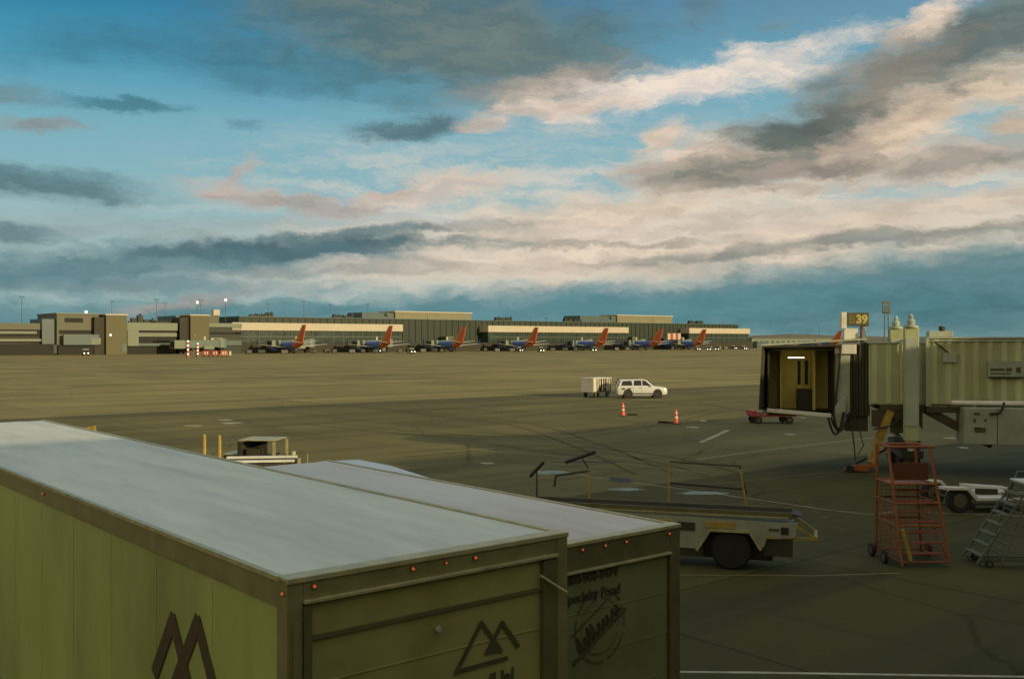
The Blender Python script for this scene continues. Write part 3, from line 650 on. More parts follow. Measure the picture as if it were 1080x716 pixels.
for y in (1.6,):
    for x in (.30, qw-.30): wheel(t2, x, y, .47, .47, .48, 'x')
    MB().cyl((.3, y, .47), (qw-.3, y, .47), .07).build('axle', black, t2)
B(.6, qw-.6, .2, QL+2.0, .78, .92).build('chassis', black, t2)
B(.1, qw-.1, -.1, .1, .55, .72).build('bumper', framed, t2)
c = MB(); c.prism([(QL+.12, .75), (QL+.12, 2.65), (QL+1.25, 2.62), (QL+1.85, 1.75), (QL+2.75, 1.5), (QL+2.85, .7)], 'x', .2, qw-.2); cb = c.build('cab', palewh, t2, bevel=.06)
MB().prism([(QL+1.31, 2.54), (QL+1.80, 1.82), (QL+1.83, 1.84), (QL+1.34, 2.56)], 'x', .3, qw-.3).build('windshield', glass, cb)
for x in (.19, qw-.19-.015): MB().prism([(QL+.4, 1.8), (QL+.4, 2.45), (QL+1.15, 2.45), (QL+1.62, 1.8)], 'x', x, x+.015).build('side_window', glass, cb)
for x in (.36, qw-.36): wheel(t2, x, QL+2.0, .47, .47, .3, 'x')

# --- white van behind the truck: only its curved roof shows
t3 = thing('delivery_van', 'white van with a curved roof showing past the far end of the box truck', 'van', G(11.0, 17.6), GA)
rs = []
for y, zt, hw in ((0.0, 2.62, .98), (.12, 2.74, 1.06), (1.0, 2.80, 1.1), (2.2, 2.89, 1.1), (3.6, 2.90, 1.1), (4.2, 2.80, 1.06), (4.9, 2.0, 1.05), (5.0, 1.9, 1.05)):
    pr = [(-hw, .45), (-hw, zt-.55), (-hw+.10, zt-.18), (-hw+.34, zt-.03), (0, zt), (hw-.34, zt-.03), (hw-.10, zt-.18), (hw, zt-.55), (hw, .45)]
    rs.append([(1.1+x, y, z) for x, z in pr])
vb = MB().loft(rs).build('body', canopym, t3, smooth=True)
MB().prism([(4.27, 2.66), (4.84, 2.05), (4.87, 2.07), (4.30, 2.68)], 'x', .22, 1.98).build('windshield', glass, t3)
MB().loft([[(.06, 4.9, .45), (2.14, 4.9, .45), (2.14, 4.9, 1.75), (.06, 4.9, 1.75)], [(.12, 5.8, .45), (2.08, 5.8, .45), (2.02, 5.75, 1.25), (.18, 5.75, 1.25)]]).build('hood', canopym, t3, bevel=.05)
for x in (.10, 2.10):
    for y in (1.0, 4.9): wheel(t3, x, y, .36, .36, .24, 'x')
for x in (.35, 1.15): MB().box(x, x+.7, -.02, .01, 1.4, 2.1).build('rear_window', glass, t3)

# ------------------------------------------------------------------ belt loader behind the box truck
BL = R(-17); bo = gp(771, 601); bx = Vector((math.cos(BL), math.sin(BL), 0)); bo2 = bo
bl = thing('belt_loader', 'white and yellow belt loader with thin handrails parked beyond the box truck', 'belt loader', bo, BL)
# body side outline with the wheel arch cut into it
ol = [(-4.6, .50), (-.82, .50), (-.50, 1.02), (.45, 1.02), (.70, .62), (.80, .62), (.88, .85), (1.55, .90), (1.62, 1.26), (-4.6, 1.36)]
bb = MB(); bb.prism(ol, 'y', -.02, .06); bb.prism(ol, 'y', 1.16, 1.24); bb.box(-4.55, 1.52, .06, 1.16, .92, 1.16); body = bb.build('body', loader, bl)
tr = MB()
for a, b in (((-.86, .46), (-.52, 1.00)), ((-.52, 1.00), (.47, 1.00)), ((.47, 1.00), (.74, .56))): tr.bar((a[0], -.05, a[1]), (b[0], -.05, b[1]), .07)
tr.build('wheel_arch_trim', edge, bl)
for a, b, c_, e_ in ((-2.05, -1.45, .92, 1.20), (-.62, .10, 1.05, 1.22)): B(a, b, -.05, -.015, c_, e_).build('yellow_panel', yellow, bl, bevel=.01)
B(-3.6, -2.1, -.045, -.015, 1.06, 1.13).build('dark_vent', black, bl); B(-1.35, -.9, -.045, -.015, .95, 1.16).build('dark_vent', dark, bl)
for x, z in ((-2.75, .93), (-2.75, .78), (-2.65, 1.22), (1.05, 1.08)): B(x-.12, x+.12, -.035, -.018, z-.03, z+.03).build('label_plate', inkd, bl)
B(1.22, 1.40, -.05, -.015, .98, 1.15).build('dark_vent', black, bl)
k = MB(); k.bar((1.58, .0, 1.2), (2.05, .15, .90), .05); k.bar((1.58, 1.2, 1.2), (2.05, 1.05, .90), .05); k.bar((.85, -.02, .88), (2.05, .15, .88), .06); k.bar((2.05, .1, .89), (2.05, 1.1, .89), .07); k.build('nose_guard', yellow, bl)
for x in (-3.6, .0):
    for y in (.16, 1.08): wheel(bl, x, y, .50, .50, .3, 'y', rm=rubber)  # rims in tyre black, imitating the shadow inside the arch
B(-4.4, 1.0, .34, .92, .22, .90).build('shade_underbody', black, bl); B(.80, 1.5, .06, .12, .40, .86).build('shade_skirt', dark, bl); B(-3.0, -.70, .02, .06, .28, .55).build('shade_skirt', dark, bl)  # dark panels added to imitate the shadow beneath the loader
cv = MB(); cv.prism([(-5.4, 1.37), (1.5, 1.37), (1.72, 1.40), (1.5, 1.45), (-5.4, 1.45), (-5.5, 1.41)], 'y', .25, 1.0); bed = cv.build('conveyor', dark, bl)
MB().prism([(-5.4, 1.453), (1.48, 1.453), (1.48, 1.462), (-5.4, 1.462)], 'y', .32, .93).build('belt', beltm, bed)
for y in (.20, 1.00): MB().prism([(-5.4, 1.37), (1.5, 1.37), (1.5, 1.48), (-5.4, 1.48)], 'y', y, y+.05).build('side_rail', framed, bed)
B(-4.5, 1.4, -.01, .19, 1.345, 1.375).build('walkway', frame, bl)
# handrail: yellow posts, dark tubes, leaning back a little
for x, h, lean in ((-1.72, 1.15, .0), (.32, 1.0, .16), (-3.9, .85, .0)): MB().bar((x, 1.10, 1.36), (x-lean, 1.10, 1.42+h), .055).build('rail_post', yellow, bl)
rl = MB(); rl.tube([(-1.72, 1.10, 2.55), (.14, 1.10, 2.50), (.32, 1.10, 1.75)], .022); rl.build('rail_tube', dark, bl)
MB().tube([(-1.70, 1.13, 1.98), (.24, 1.13, 1.90)], .035).build('rail_tube', dark, bl)
MB().tube([(-4.9, 1.10, 1.75), (-4.85, 1.10, 2.05), (-3.9, 1.10, 2.22)], .03).build('rail_tube', dark, bl)
MB().tube([(-4.6, 1.2, 2.42), (-3.75, 1.2, 2.74)], .05).tube([(-3.9, 1.16, 2.2), (-4.15, 1.2, 2.59)], .02).build('rail_tube', black, bl); MB().tube([(-5.6, 1.10, 2.0), (-5.2, 1.10, 2.42)], .05).tube([(-5.4, 1.1, 1.4), (-5.4, 1.1, 2.2)], .02).build('rail_tube', black, bl)

# ------------------------------------------------------------------ baggage tractor beyond the trailer
tb = atD(281, 460, 38.0); tg = thing('baggage_tractor', 'open baggage tractor with a pale canopy beyond the long trailer roof', 'tractor', (tb.x, tb.y, 0), R(-6))
q = MB(); q.prism([(-1.5, .35), (-1.5, .95), (-.5, .98), (-.45, .75), (.5, .75), (.62, 1.12), (1.35, 1.02), (1.5, .9), (1.5, .35)], 'y', -.75, .75); q.build('body', brownw, tg, bevel=.04)
B(-.85, .58, -.70, .70, 2.03, 2.07).build('canopy', edge, tg, bevel=.025)
for x, y in ((-.8, -.72), (-.8, .72), (.55, -.72), (.55, .72)): MB().bar((x, y, .9), (x, y, 2.0), .09).build('canopy_post', black if x < 0 else edge, tg)
B(-.60, -.1, -.5, -.1, .95, 1.72).build('equipment_case', dark, tg); B(.05, .4, -.6, -.2, .9, 1.5).build('dashboard', black, tg); B(-.82, -.2, .64, .68, 1.0, 1.95).build('side_screen', dark, tg); MB().cyl((.95, .3, 1.05), (.95, .3, 1.55), .10).build('beacon_stub', edge, tg); MB().bar((.7, -.5, 1.05), (1.3, -.5, 1.5), .08).build('hose_rail', edge, tg)
B(-.82, -.78, -.7, .7, 1.0, 1.95).build('rear_screen', dark, tg)
B(-1.45, -.86, -.6, .6, .98, 1.50).build('rear_bin', brownw, tg); B(-1.47, -.84, -.62, .62, 1.50, 1.53).build('bin_lid', edge, tg)
for y in (-.35, .35): B(-.45, .0, y-.25, y+.25, .76, .92).build('seat', black, tg); B(-.5, -.40, y-.25, y+.25, .92, 1.4).build('seat_back', black, tg)
MB().cyl((.45, .3, 1.15), (.30, .3, 1.4), .02).build('steering_column', black, tg)
MB().lathe([(.17, 0), (.19, .015), (.17, .03)], n=20).build('steering_wheel', black, tg, loc=(.28, .3, 1.40), rot=(0, R(-32), 0))
for x in (-1.0, 1.0):
    for y in (-.68, .68): wheel(tg, x, y, .34, .34, .24, 'y')
for y in (-.5, .5): MB().cyl((1.49, y, .82), (1.54, y, .82), .09, .08, 16).build('headlight', chrome, tg)
B(1.1, 1.3, -.15, .15, 1.04, 1.32).build('engine_box', edge, tg); MB().cyl((1.2, -.35, 1.0), (1.2, -.35, 1.42), .05).build('exhaust_pipe', dark, tg)
MB().cyl((1.42, .6, .9), (1.42, .6, 1.45), .015).build('flag_mast', edge, tg)
# flatbed cart beside the tractor (pale deck edge seen over the trailer roof)
cb_ = atD(276, 484, 35.6); fc = thing('flatbed_cart', 'low pale flatbed cart in front of the baggage tractor', 'cart', (cb_.x, cb_.y, 0), R(8))
B(-1.3, 1.2, -.75, -.55, 1.52, 1.60).build('deck_rail', palewh, fc, bevel=.02); B(-1.3, 1.2, .5, .75, 1.52, 1.60).build('deck_rail', palewh, fc, bevel=.02); B(-1.3, 1.2, -.55, .5, 1.48, 1.53).build('deck', brownw, fc); q = MB()
for x in (-1.1, 0, 1.1): q.box(x-.04, x+.04, -.7, .7, 1.40, 1.48)
q.box(-1.3, 1.2, -.72, -.62, 1.35, 1.48); q.box(-1.3, 1.2, .62, .72, 1.35, 1.48); q.box(-1.3, -1.2, -.7, .7, .7, 1.4); q.box(1.1, 1.2, -.7, .7, .7, 1.4); q.box(-1.3, 1.2, -.6, .6, .6, .72); q.build('frame', dark, fc)
for x in (-.9, .9):
    for y in (-.62, .62): wheel(fc, x, y, .32, .32, .2, 'y')
# yellow poles and a yellow bracket rising behind the trailer
for i, (px, top, lb) in enumerate(((215.5, 458, 'left of two tall yellow safety poles beyond the long trailer'), (231.5, 459, 'right of two tall yellow safety poles beyond the long trailer'))):
    p = atD(px, top, 36.5)
    o = thing('safety_pole', lb, 'pole', (p.x, p.y, 0), 0, 'yellow poles beyond the trailer')
    MB().cyl((0, 0, 0.03), (.0, 0, p.z), .085, .06, 12).build('post', yellow, o); B(-.22, .22, -.22, .22, 0, .03).build('base_plate', yellow, o)
p = atD(96, 449, 36); o = thing('guard_rail', 'yellow bent guard rail sticking up beyond the far end of the long trailer', 'rail', (p.x, p.y, 0), 0)
MB().bar((.5, 0, 0), (.10, 0, p.z), .10).build('post', yellow, o); MB().bar((.12, 0, p.z-.05), (-1.2, 0, p.z-.25), .07).build('top_rail', yellow, o); MB().bar((-1.2, 0, p.z-.25), (-1.2, 0, 0), .08).build('post', yellow, o)
p = atD(168, 471.5, 33); o = thing('beacon_post', 'short post with a yellow cap just showing over the trailer roof', 'post', (p.x, p.y, 0), 0)
MB().cyl((0, 0, 0), (0, 0, p.z-.15), .05).build('post', dark, o); MB().cyl((0, 0, p.z-.15), (0, 0, p.z+.05), .09, .07).build('cap', yellow, o)

# ------------------------------------------------------------------ jet bridge at the right
JD = 45.0; JX = (962-540)/F*JD; JR = R(-12)
jb = thing('jet_bridge', 'ribbed cream jet bridge at the right with a lit open cab', 'jet bridge', (JX, JD, 0), JR)
def ribbed(x0, x1, hw, z0, z1, pitch=.56, d=.06):
    """tunnel box whose side walls carry vertical ribs"""
    q = MB(); q.box(x0, x1, -hw, hw, z0, z1); x = x0+.12
    while x < x1-.3:
        for s in (-1, 1): q.loft([[(x, s*hw, z), (x+.07, s*(hw+d), z), (x+pitch*.48-.07, s*(hw+d), z), (x+pitch*.48, s*hw, z)] for z in (z0+.05, z1-.05)], True, 1)
        x += pitch
    return q
tA = ribbed(-2.05, 2.0, 1.36, 2.98, 5.66, .60).build('inner_tunnel', (jetwall, jetrib), jb)
tB = ribbed(.40, 15.5, 1.62, 2.92, 5.88, .56).build('outer_tunnel', (jetwall, jetrib), jb)
B(.3, 15.5, -1.70, 1.70, 5.88, 5.95).build('roof', jetlite, tB); B(-2.1, .3, -1.42, 1.42, 5.66, 5.72).build('roof', jetlite, tA)
B(.3, 15.5, -1.68, -1.50, 2.66, 2.92).build('floor_beam', jetdark, jb); B(.3, 15.5, 1.50, 1.68, 2.66, 2.92).build('floor_beam', jetdark, jb); B(-1.6, .4, -1.40, 1.40, 2.72, 2.98).build('floor_beam', jetdark, jb)
B(.28, .40, -1.66, 1.66, 2.95, 5.92).build('tunnel_collar', jetlite, jb)
# third, widest tunnel and the rotunda back at the building
tC = ribbed(15.5, 26, 1.85, 2.9, 6.1, .6).build('rear_tunnel', (jetwall, jetrib), jb)
MB().cyl((28, 0, 2.8), (28, 0, 6.3), 2.6, n=28).build('rotunda', jetlite, jb); MB().cyl((28, 0, 0), (28, 0, 2.8), .7, n=20).build('rotunda_column', jetdark, jb)
# lift columns straddling the tunnel
for y, s in ((-1.92, 1), (1.92, 1)):
    c = B(-.68, -.08, y-.20, y+.20, 1.45, 6.35).build('lift_column', jetwall, jb, bevel=.03)
    MB().lathe([(.31, 6.35), (.31, 6.44), (.16, 6.46), (.18, 6.64), (.09, 6.76), (.11, 6.84), (.03, 6.96)], -.38, y, 14).build('column_cap', jetlite, c, smooth=True)
    B(-.64, -.12, y-.24, y-.19, 2.1, 5.9).build('guide_plate', jetlite, c)
    MB().cyl((-.38, y, .75), (-.38, y, 1.45), .15, n=14).build('actuator', jetlite, jb); MB().cyl((-.38, y, 1.28), (-.38, y, 1.40), .22, n=14).build('actuator_collar', chrome, jb)
B(-.8, .1, -2.1, 2.1, .70, 1.02).build('wheel_beam', black, jb)
for y in (-1.45, -.95, .95, 1.45): wheel(jb, -.38, y, .46, .46, .34, 'y')
B(-.9, .2, -.9, .9, 1.0, 1.35).build('drive_box', dark, jb)
# arched bracket under the inner tunnel, yellow prop leg with its foot
MB().prism([(-1.9, 2.72), (.2, 2.72), (.2, 1.9), (-.1, 2.35), (-1.2, 2.38), (-1.55, 1.95), (-1.9, 2.0)], 'y', -1.35, -1.2).build('bracket', jetdark, jb)
MB().bar((-1.15, -1.3, 2.70), (-2.0, -1.45, .42), .30, .30).build('prop_leg', yellow, jb)
q = MB(); q.bar((-3.0, -1.5, .14), (-1.7, -1.5, .34), .34, .18); q.box(-3.1, -2.1, -1.75, -1.2, .04, .16); q.build('prop_foot', orange, jb, bevel=.02)
MB().cyl((-2.9, -1.95, .16), (-2.9, -1.1, .16), .16, n=14).build('prop_roller', rubber, jb); MB().bar((-2.6, -1.4, .35), (-1.3, -1.3, 1.0), .10).build('prop_brace', black, jb)
# diagonal stair under the outer tunnel
q = MB()
for y in (-1.35, -.55): q.bar((.45, y, 2.72), (3.0, y, 1.30), .34, .34)
q.build('stair_stringer', jetdark, jb)
for i in range(8): B(.6+i*.3, .9+i*.3, -1.25, -.65, 2.52-i*.175, 2.56-i*.175).build('stair_tread', dark, jb)
MB().tube([(.5, -1.70, 3.02), (15.4, -1.70, 3.02)], .035, 6).build('conduit', jetdark, jb); MB().tube([(.5, -1.70, 5.78), (15.4, -1.70, 5.78)], .03, 6).build('conduit', jetlite, jb)
for x in (4.9, 9.4): B(x, x+.14, -1.72, -1.62, 2.95, 5.86).build('joint_frame', jetlite, jb)
# roof gear, wall sign, cables
B(.55, 1.55, -.9, -.2, 5.95, 6.22).build('roof_box', jetlite, jb, bevel=.02); MB().cyl((1.1, -.8, 6.22), (1.1, -.8, 6.42), .13, n=12).build('beacon_lamp', black, jb)
B(.95, 1.5, -1.80, -1.64, 4.85, 5.25).build('junction_box', jetlite, jb, bevel=.02); MB().tube([(.6, -1.68, 5.8), (.9, -1.70, 5.5), (1.2, -1.70, 5.25)], .03).build('cable', black, jb)
sg = B(2.75, 4.2, -1.78, -1.66, 4.22, 4.92).build('wall_sign', unitm, jb); B(2.75, 4.2, -1.80, -1.78, 4.18, 4.25).build('sign_edge', black, sg)
for x0, x1, z0, z1 in ((2.85, 3.4, 4.50, 4.60), (3.47, 3.7, 4.48, 4.62), (3.87, 4.05, 4.42, 4.66), (2.85, 3.65, 4.36, 4.41)): B(x0, x1, -1.79, -1.78, z0, z1).build('sign_print', inkd, sg)
# rotating bellows between tunnel and cab
q = MB()
for i in range(9): x = -3.05+i*.12; q.box(x, x+.10, -1.30-(i % 2)*.04, 1.30+(i % 2)*.04, 2.45, 5.62)
q.build('bellows', bellow, jb); B(-3.0, -2.05, -1.1, 1.1, 1.75, 2.45).build('bellows_undercarriage', jetdark, jb)
# cab: it is turned so that its open mouth faces the viewer
cabp = Vector(((846-540)/F*44.6, 44.6, 0)); CR = R(-10)
loc = jb.matrix_world.inverted() @ cabp
inv = Matrix.Rotation(-JR, 4, 'Z') @ Matrix.Translation(Vector((-JX, -JD, 0))); loc = inv @ cabp
def ck(b_, name, m, **k):
    return b_.build(name, m, jb, loc=loc, rot=(0, 0, CR-JR), **k)
zf, zc, hw = 2.62, 5.38, 1.42
q = MB(); q.box(-hw-.1, hw+.35, -.2, 3.0, zf-.18, zf)
ck(q, 'cab_floor', jetdark)
q = MB(); q.box(-hw-.08, -hw, .0, 3.0, zf, zc); q.box(hw, hw+.1, .6, 3.0, zf, zc); ck(q, 'cab_side', bellow)
q = MB(); q.box(-hw, hw, 2.3, 2.4, zf, zc); ck(q, 'cab_back', cabin)
q = MB(); q.box(-hw+.55, -hw+.60, .9, 2.3, zf, zc-.05); ck(q, 'cab_partition', cabin)
q = MB(); q.box(.62, .70, 1.1, 2.3, zf, zc-.05); ck(q, 'cab_partition', cabin)
q = MB(); q.box(-hw-.05, hw, .7, 2.3, zc-.04, zc); ck(q, 'cab_ceiling', cabin)
q = MB(); q.box(.04, .17, 2.24, 2.30, 3.75, 4.85); ck(q, 'door_window', glass)
q = MB(); q.box(.36, .50, 2.23, 2.29, 3.75, 4.85); ck(q, 'door_window', glass)
q = MB(); q.box(-.02, .60, 1.5, 2.2, zf, 3.55); ck(q, 'control_desk', black)
q = MB(); q.box(.60, .68, 1.2, 1.28, zf, 3.8); ck(q, 'desk_post', palewh)
q = MB(); q.box(-.50, .22, 1.15, 1.19, 4.99, 5.03); ck(q, 'tube_light', tube)
# fabric canopy hood around the mouth
q = MB()
q.loft([[(-hw-.45, -.55, zf+.1), (-hw-.30, -.55, zc+.10), (hw+.15, -.55, zc+.16), (hw-.1, -.35, zf-.0)], [(-hw-.05, .7, zf), (-hw-.05, .7, zc), (hw, .7, zc), (hw, .7, zf)]], cap=False)
q.loft([[(-hw-.52, -.56, zf+.1), (-hw-.37, -.56, zc+.18), (hw+.22, -.56, zc+.24), (hw-.03, -.36, zf-.0)], [(-hw-.13, .74, zf), (-hw-.13, .74, zc+.08), (hw+.08, .74, zc+.08), (hw+.08, .74, zf)]], cap=False)
q.add([(-hw-.45, -.55, zf+.1), (-hw-.30, -.55, zc+.10), (hw+.15, -.55, zc+.16), (hw-.1, -.35, zf), (-hw-.52, -.56, zf+.1), (-hw-.37, -.56, zc+.18), (hw+.22, -.56, zc+.24), (hw-.03, -.36, zf)], [(0, 1, 5, 4), (1, 2, 6, 5), (2, 3, 7, 6)])
hood = ck(q, 'canopy_hood', bellow)
q = MB(); q.loft([[(-hw-.40, -.62, zc+.17), (hw+1.3, -.30, zc+.44), (hw+1.3, -.30, zc+.52), (-hw-.40, -.62, zc+.25)], [(-hw-.1, 3.0, zc+.10), (hw+1.3, 3.0, zc+.40), (hw+1.3, 3.0, zc+.50), (-hw-.1, 3.0, zc+.20)]]); ck(q, 'cab_roof', jetlite)
q = MB(); q.loft([[(-hw-.15, -.62, zf-.02), (hw-.25, -.66, zf-.22), (hw-.25, -.66, zf-.04), (-hw-.15, -.62, zf+.16)], [(-hw-.15, -.35, zf-.02), (hw-.25, -.40, zf-.22), (hw-.25, -.40, zf-.04), (-hw-.15, -.35, zf+.16)]]); ck(q, 'bumper', palewh, bevel=.03)
q = MB(); q.box(hw+.02, hw+.60, -.25, .35, zf-.1, zc+.1); ck(q, 'cab_pillar', jetlite, bevel=.03)
q = MB(); q.box(hw-.05, hw+.85, -.38, -.2, zc-.18, zc+.24); ck(q, 'pillar_head', palewh, bevel=.03)
q = MB(); q.prism([(hw-.1, 2.2), (hw+.4, 2.2), (hw+.4, 3.3), (hw+.2, 3.25), (hw-.05, 2.9)], 'y', -.4, -.25); ck(q, 'pillar_skirt', jetlite, bevel=.02)
q = MB()
for k_, (x0, x1, dp) in enumerate(((1.0, 1.75, 1.0), (1.1, 1.95, .85), (1.25, 1.7, .75))):
    q.tube([(x0+(x1-x0)*i/12, -.45-.06*k_, 2.65-dp*math.sin(math.pi*i/12)) for i in range(13)], .05, 8)
q.tube([(2.05, -.45, 4.6), (2.02, -.5, 3.2), (2.06, -.5, 2.0), (2.16, -.5, 1.1), (2.2, -.5, .5)], .03, 6); q.tube([(2.35, -.45, 2.0), (2.55, -.5, 1.2), (2.3, -.5, .8)], .025, 6); q.tube([(2.2, -.42, 4.4), (2.2, -.42, 2.1)], .035, 6)
ck(q, 'hanging_cable', black)
q = MB(); q.tube([(3.0, -.3, 1.9), (3.7, -.3, 2.05), (4.4, -.2, 2.6)], .04, 6); ck(q, 'hanging_cable', black)

# gate sign on the bridge roof
p = atD(893, 344.5, 44.5); gs = thing('gate_sign', 'gate sign reading B39 standing on the jet bridge roof', 'sign', (p.x, p.y, 5.72), R(-6))
B(0, .98, .02, .32, .72, 1.32).build('sign_panel', signd, gs, bevel=.02)
B(-.24, .0, .0, .36, .60, 1.34).build('side_box', palewh, gs, bevel=.03)
B(-.1, .50, .06, .36, .0, .62).build('lower_box', palewh, gs, bevel=.02); B(.70, .86, .1, .26, .0, .74).build('leg', palewh, gs); B(.62, .66, .1, .2, 0, .74).build('leg', redp, gs)
lettering('39', .50, signy, gs, face_mtx((.66, .018, 1.01), (1, 0, 0), (0, 0, 1)), bold=.022); lettering('B', .50, mat('sign_letter_dim', (.17, .145, .035), .6), gs, face_mtx((.22, .018, 1.01), (1, 0, 0), (0, 0, 1)), bold=.014)

# air unit slung under the outer tunnel
au = inv  # (bridge-local axes)
ab = gp(1020, 468, 1.15); p = atD(1017, 468, 42.2)
a = thing('air_unit', 'grey-green air conditioning unit hung under the jet bridge', 'air unit', (p.x, p.y, 1.40), JR)
B(0, 5.2, 0, 1.5, 0, 1.55).build('case', unitm, a, bevel=.03); q = MB()
for x in (1.3, 2.6, 3.9): q.box(x-.012, x+.012, -.012, 0, .05, 1.5)
q.build('panel_seam', dark, a)
for x, z, w_, h_ in ((.38, 1.25, .22, .10), (.36, .95, .10, .14), (.40, .66, .26, .07), (.40, .52, .44, .20), (.78, .98, .10, .10)): B(x, x+w_, -.02, 0, z, z+h_).build('label_plate', inkd, a)
MB().cyl((-.4, .6, 1.72), (5.2, .6, 1.72), .10, n=12).build('white_duct', white, a)
MB().tube([(1.0, -.05, 1.3), (1.35, -.1, 1.35), (1.5, -.1, 1.6), (1.55, -.05, 1.8)], .05).build('hose', black, a)
for x in (.5, 4.6): B(x, x+.12, .6, .72, 1.55, 2.0).build('hanger', jetlite, a)

# ------------------------------------------------------------------ low red dolly behind the cab
p = gp(818, 447); dl = thing('cargo_dolly', 'low red cargo dolly standing behind the jet bridge cab', 'dolly', p, R(4))
B(-1.6, 1.5, 0, 1.5, .50, .66).build('deck', redp, dl, bevel=.02); q = MB()
for i in range(7): q.cyl((-1.4+i*.45, .1, .70), (-1.4+i*.45, 1.4, .70), .05, n=8)
q.build('roller', dark, dl)
for x in (-1.2, 1.0):
    for y in (.05, 1.45): wheel(dl, x, y, .26, .26, .18, 'y')
B(-1.62, -1.35, 0, 1.5, .66, .92).build('end_stop', redp, dl); MB().bar((1.5, .75, .5), (2.4, .75, .35), .08).build('tow_bar', palewh, dl); B(.4, 1.3, .1, .5, .66, .82).build('side_stop', dark, dl)

# ------------------------------------------------------------------ orange mobile ladder stand
p = gp(974, 598); os_ = thing('ladder_stand', 'orange wheeled ladder stand in front of the jet bridge', 'ladder stand', p, R(3))
q = MB(); T = {}
bw, tw, bd, td, ht = .60, .56, .95, .45, 3.02
cb4 = {(-1, -1): (-bw, -.1), (1, -1): (bw+.05, -.1), (-1, 1): (-bw, 1.5), (1, 1): (bw+.05, 1.5)}
ct4 = {(-1, -1): (-tw-.12, .55), (1, -1): (tw-.14, .55), (-1, 1): (-tw-.08, 1.35), (1, 1): (tw-.14, 1.35)}
for kx in cb4:
    a_, b_ = cb4[kx], ct4[kx]; MB().tube([(a_[0], a_[1], .06), (b_[0], b_[1], ht)], .038).build('leg', orange, os_)
def at(kx, f): a_, b_ = cb4[kx], ct4[kx]; return (a_[0]+(b_[0]-a_[0])*f, a_[1]+(b_[1]-a_[1])*f, .06+(ht-.06)*f)
q = MB()
for f in (.03, .33, .52, .68): 
    for a_, b_ in (((-1, -1), (1, -1)), ((-1, 1), (1, 1)), ((-1, -1), (-1, 1)), ((1, -1), (1, 1))): q.tube([at(a_, f), at(b_, f)], .026)
q.tube([at((-1, -1), .03), at((-1, 1), .52)], .02); q.tube([at((1, -1), .03), at((1, 1), .52)], .02); q.build('brace', orange, os_)
q = MB(); 
for i in range(7): 
    f = .10+i*.085; a_ = at((-1, -1), f); b_ = at((1, -1), f); q.box(a_[0]+.12, b_[0]-.12, a_[1]-.06+i*.05, a_[1]+.16+i*.05, a_[2]-.015, a_[2]+.015)
q.build('step', mat('orange_step', (.26, .06, .012), .7), os_)
B(-tw, tw-.1, .5, 1.38, 2.02, 2.06).build('platform', orange, os_)
q = MB()
def wire(k0, k1, f0, f1, nx, nz):
    A_ = lambda u, f: tuple(Vector(at(k0, f))*(1-u)+Vector(at(k1, f))*u)
    for i in range(nx+1): q.tube([A_(i/nx, f0), A_(i/nx, f1)], .007, 4)
    for j in range(nz+1): f = f0+(f1-f0)*j/nz; q.tube([A_(0, f), A_(1, f)], .007, 4)
wire((-1, -1), (-1, 1), .03, .52, 8, 14); wire((1, -1), (1, 1), .03, .52, 8, 14); wire((-1, 1), (1, 1), .05, .66, 9, 16); q.build('cage_mesh', orange, os_)
q = MB(); q.tube([(-tw-.26, .55, ht), (tw, .55, ht)], .04); q.tube([(-tw, 1.35, ht), (tw-.1, 1.35, ht)], .035); q.tube([(-tw, .55, ht), (-tw, 1.35, ht)], .03); q.tube([(tw-.1, .55, ht), (tw-.1, 1.35, ht)], .03); q.build('guard_rail', orange, os_)
B(-.50, .40, .56, .60, 2.15, 2.6).build('mesh_panel', mat('orange_mesh', (.11, .036, .009), .8), os_)
MB().bar((-.60, -.12, 1.0), (-.40, -.14, .20), .09, .05).build('lock_bar', yellow, os_)
for x, y in ((-.80, .5), (-.76, 1.4), (.80, 1.4)): wheel(os_, x, y, .17, .17, .09, 'x')

# ------------------------------------------------------------------ grey rolling stair
p = gp(1030, 598); rsx = thing('rolling_stair', 'grey metal rolling stair at the right edge beside the orange ladder stand', 'stair', p, R(-4))
N_ = 8; rise, run = .26, .165
for y in (0, .85):
    pass
s0_, s1_ = (0.12, 0, .10), (0.12+N_*run, 0, .10+N_*rise)
q = MB()
for y in (0, .95):
    q.bar((.0, y, .08), (N_*run+.05, y, .08+N_*rise), .04)
q.build('stringer', galv, rsx)
for i in range(1, N_+1): B(i*run-.10, i*run+.07, .03, .92, i*rise-.0, i*rise+.035).build('step', galv, rsx)
B(N_*run-.1, N_*run+1.2, 0, .95, N_*rise+.04, N_*rise+.08).build('platform', palewh, rsx)
q = MB(); q.bar((.62, -.02, .06), (1.42, -.02, 2.34), .035); q.bar((1.42, -.02, 2.34), (2.6, -.02, 2.36), .05); q.bar((1.42, .97, 2.34), (2.6, .97, 2.36), .035); q.bar((.62, .97, .06), (1.42, .97, 2.34), .035)
for i in range(7): f = .1+i*.12; q.bar((.62+.8*f, -.02, .06+2.28*f), (.62+.8*f, .97, .06+2.28*f), .035)
q.build('back_ladder', galv, rsx)
q = MB(); q.bar((2.5, 0, .08), (2.5, 0, 2.2), .05); q.bar((2.5, .95, .08), (2.5, .95, 2.2), .05); q.bar((.1, 0, .08), (2.5, 0, .08), .05); q.bar((.1, .95, .08), (2.5, .95, .08), .05); q.build('leg', galv, rsx)
for x, y in ((2.3, 0), (2.3, .95), (.3, 0), (.3, .95)): wheel(rsx, x, y-.05, .10, .10, .05, 'y')

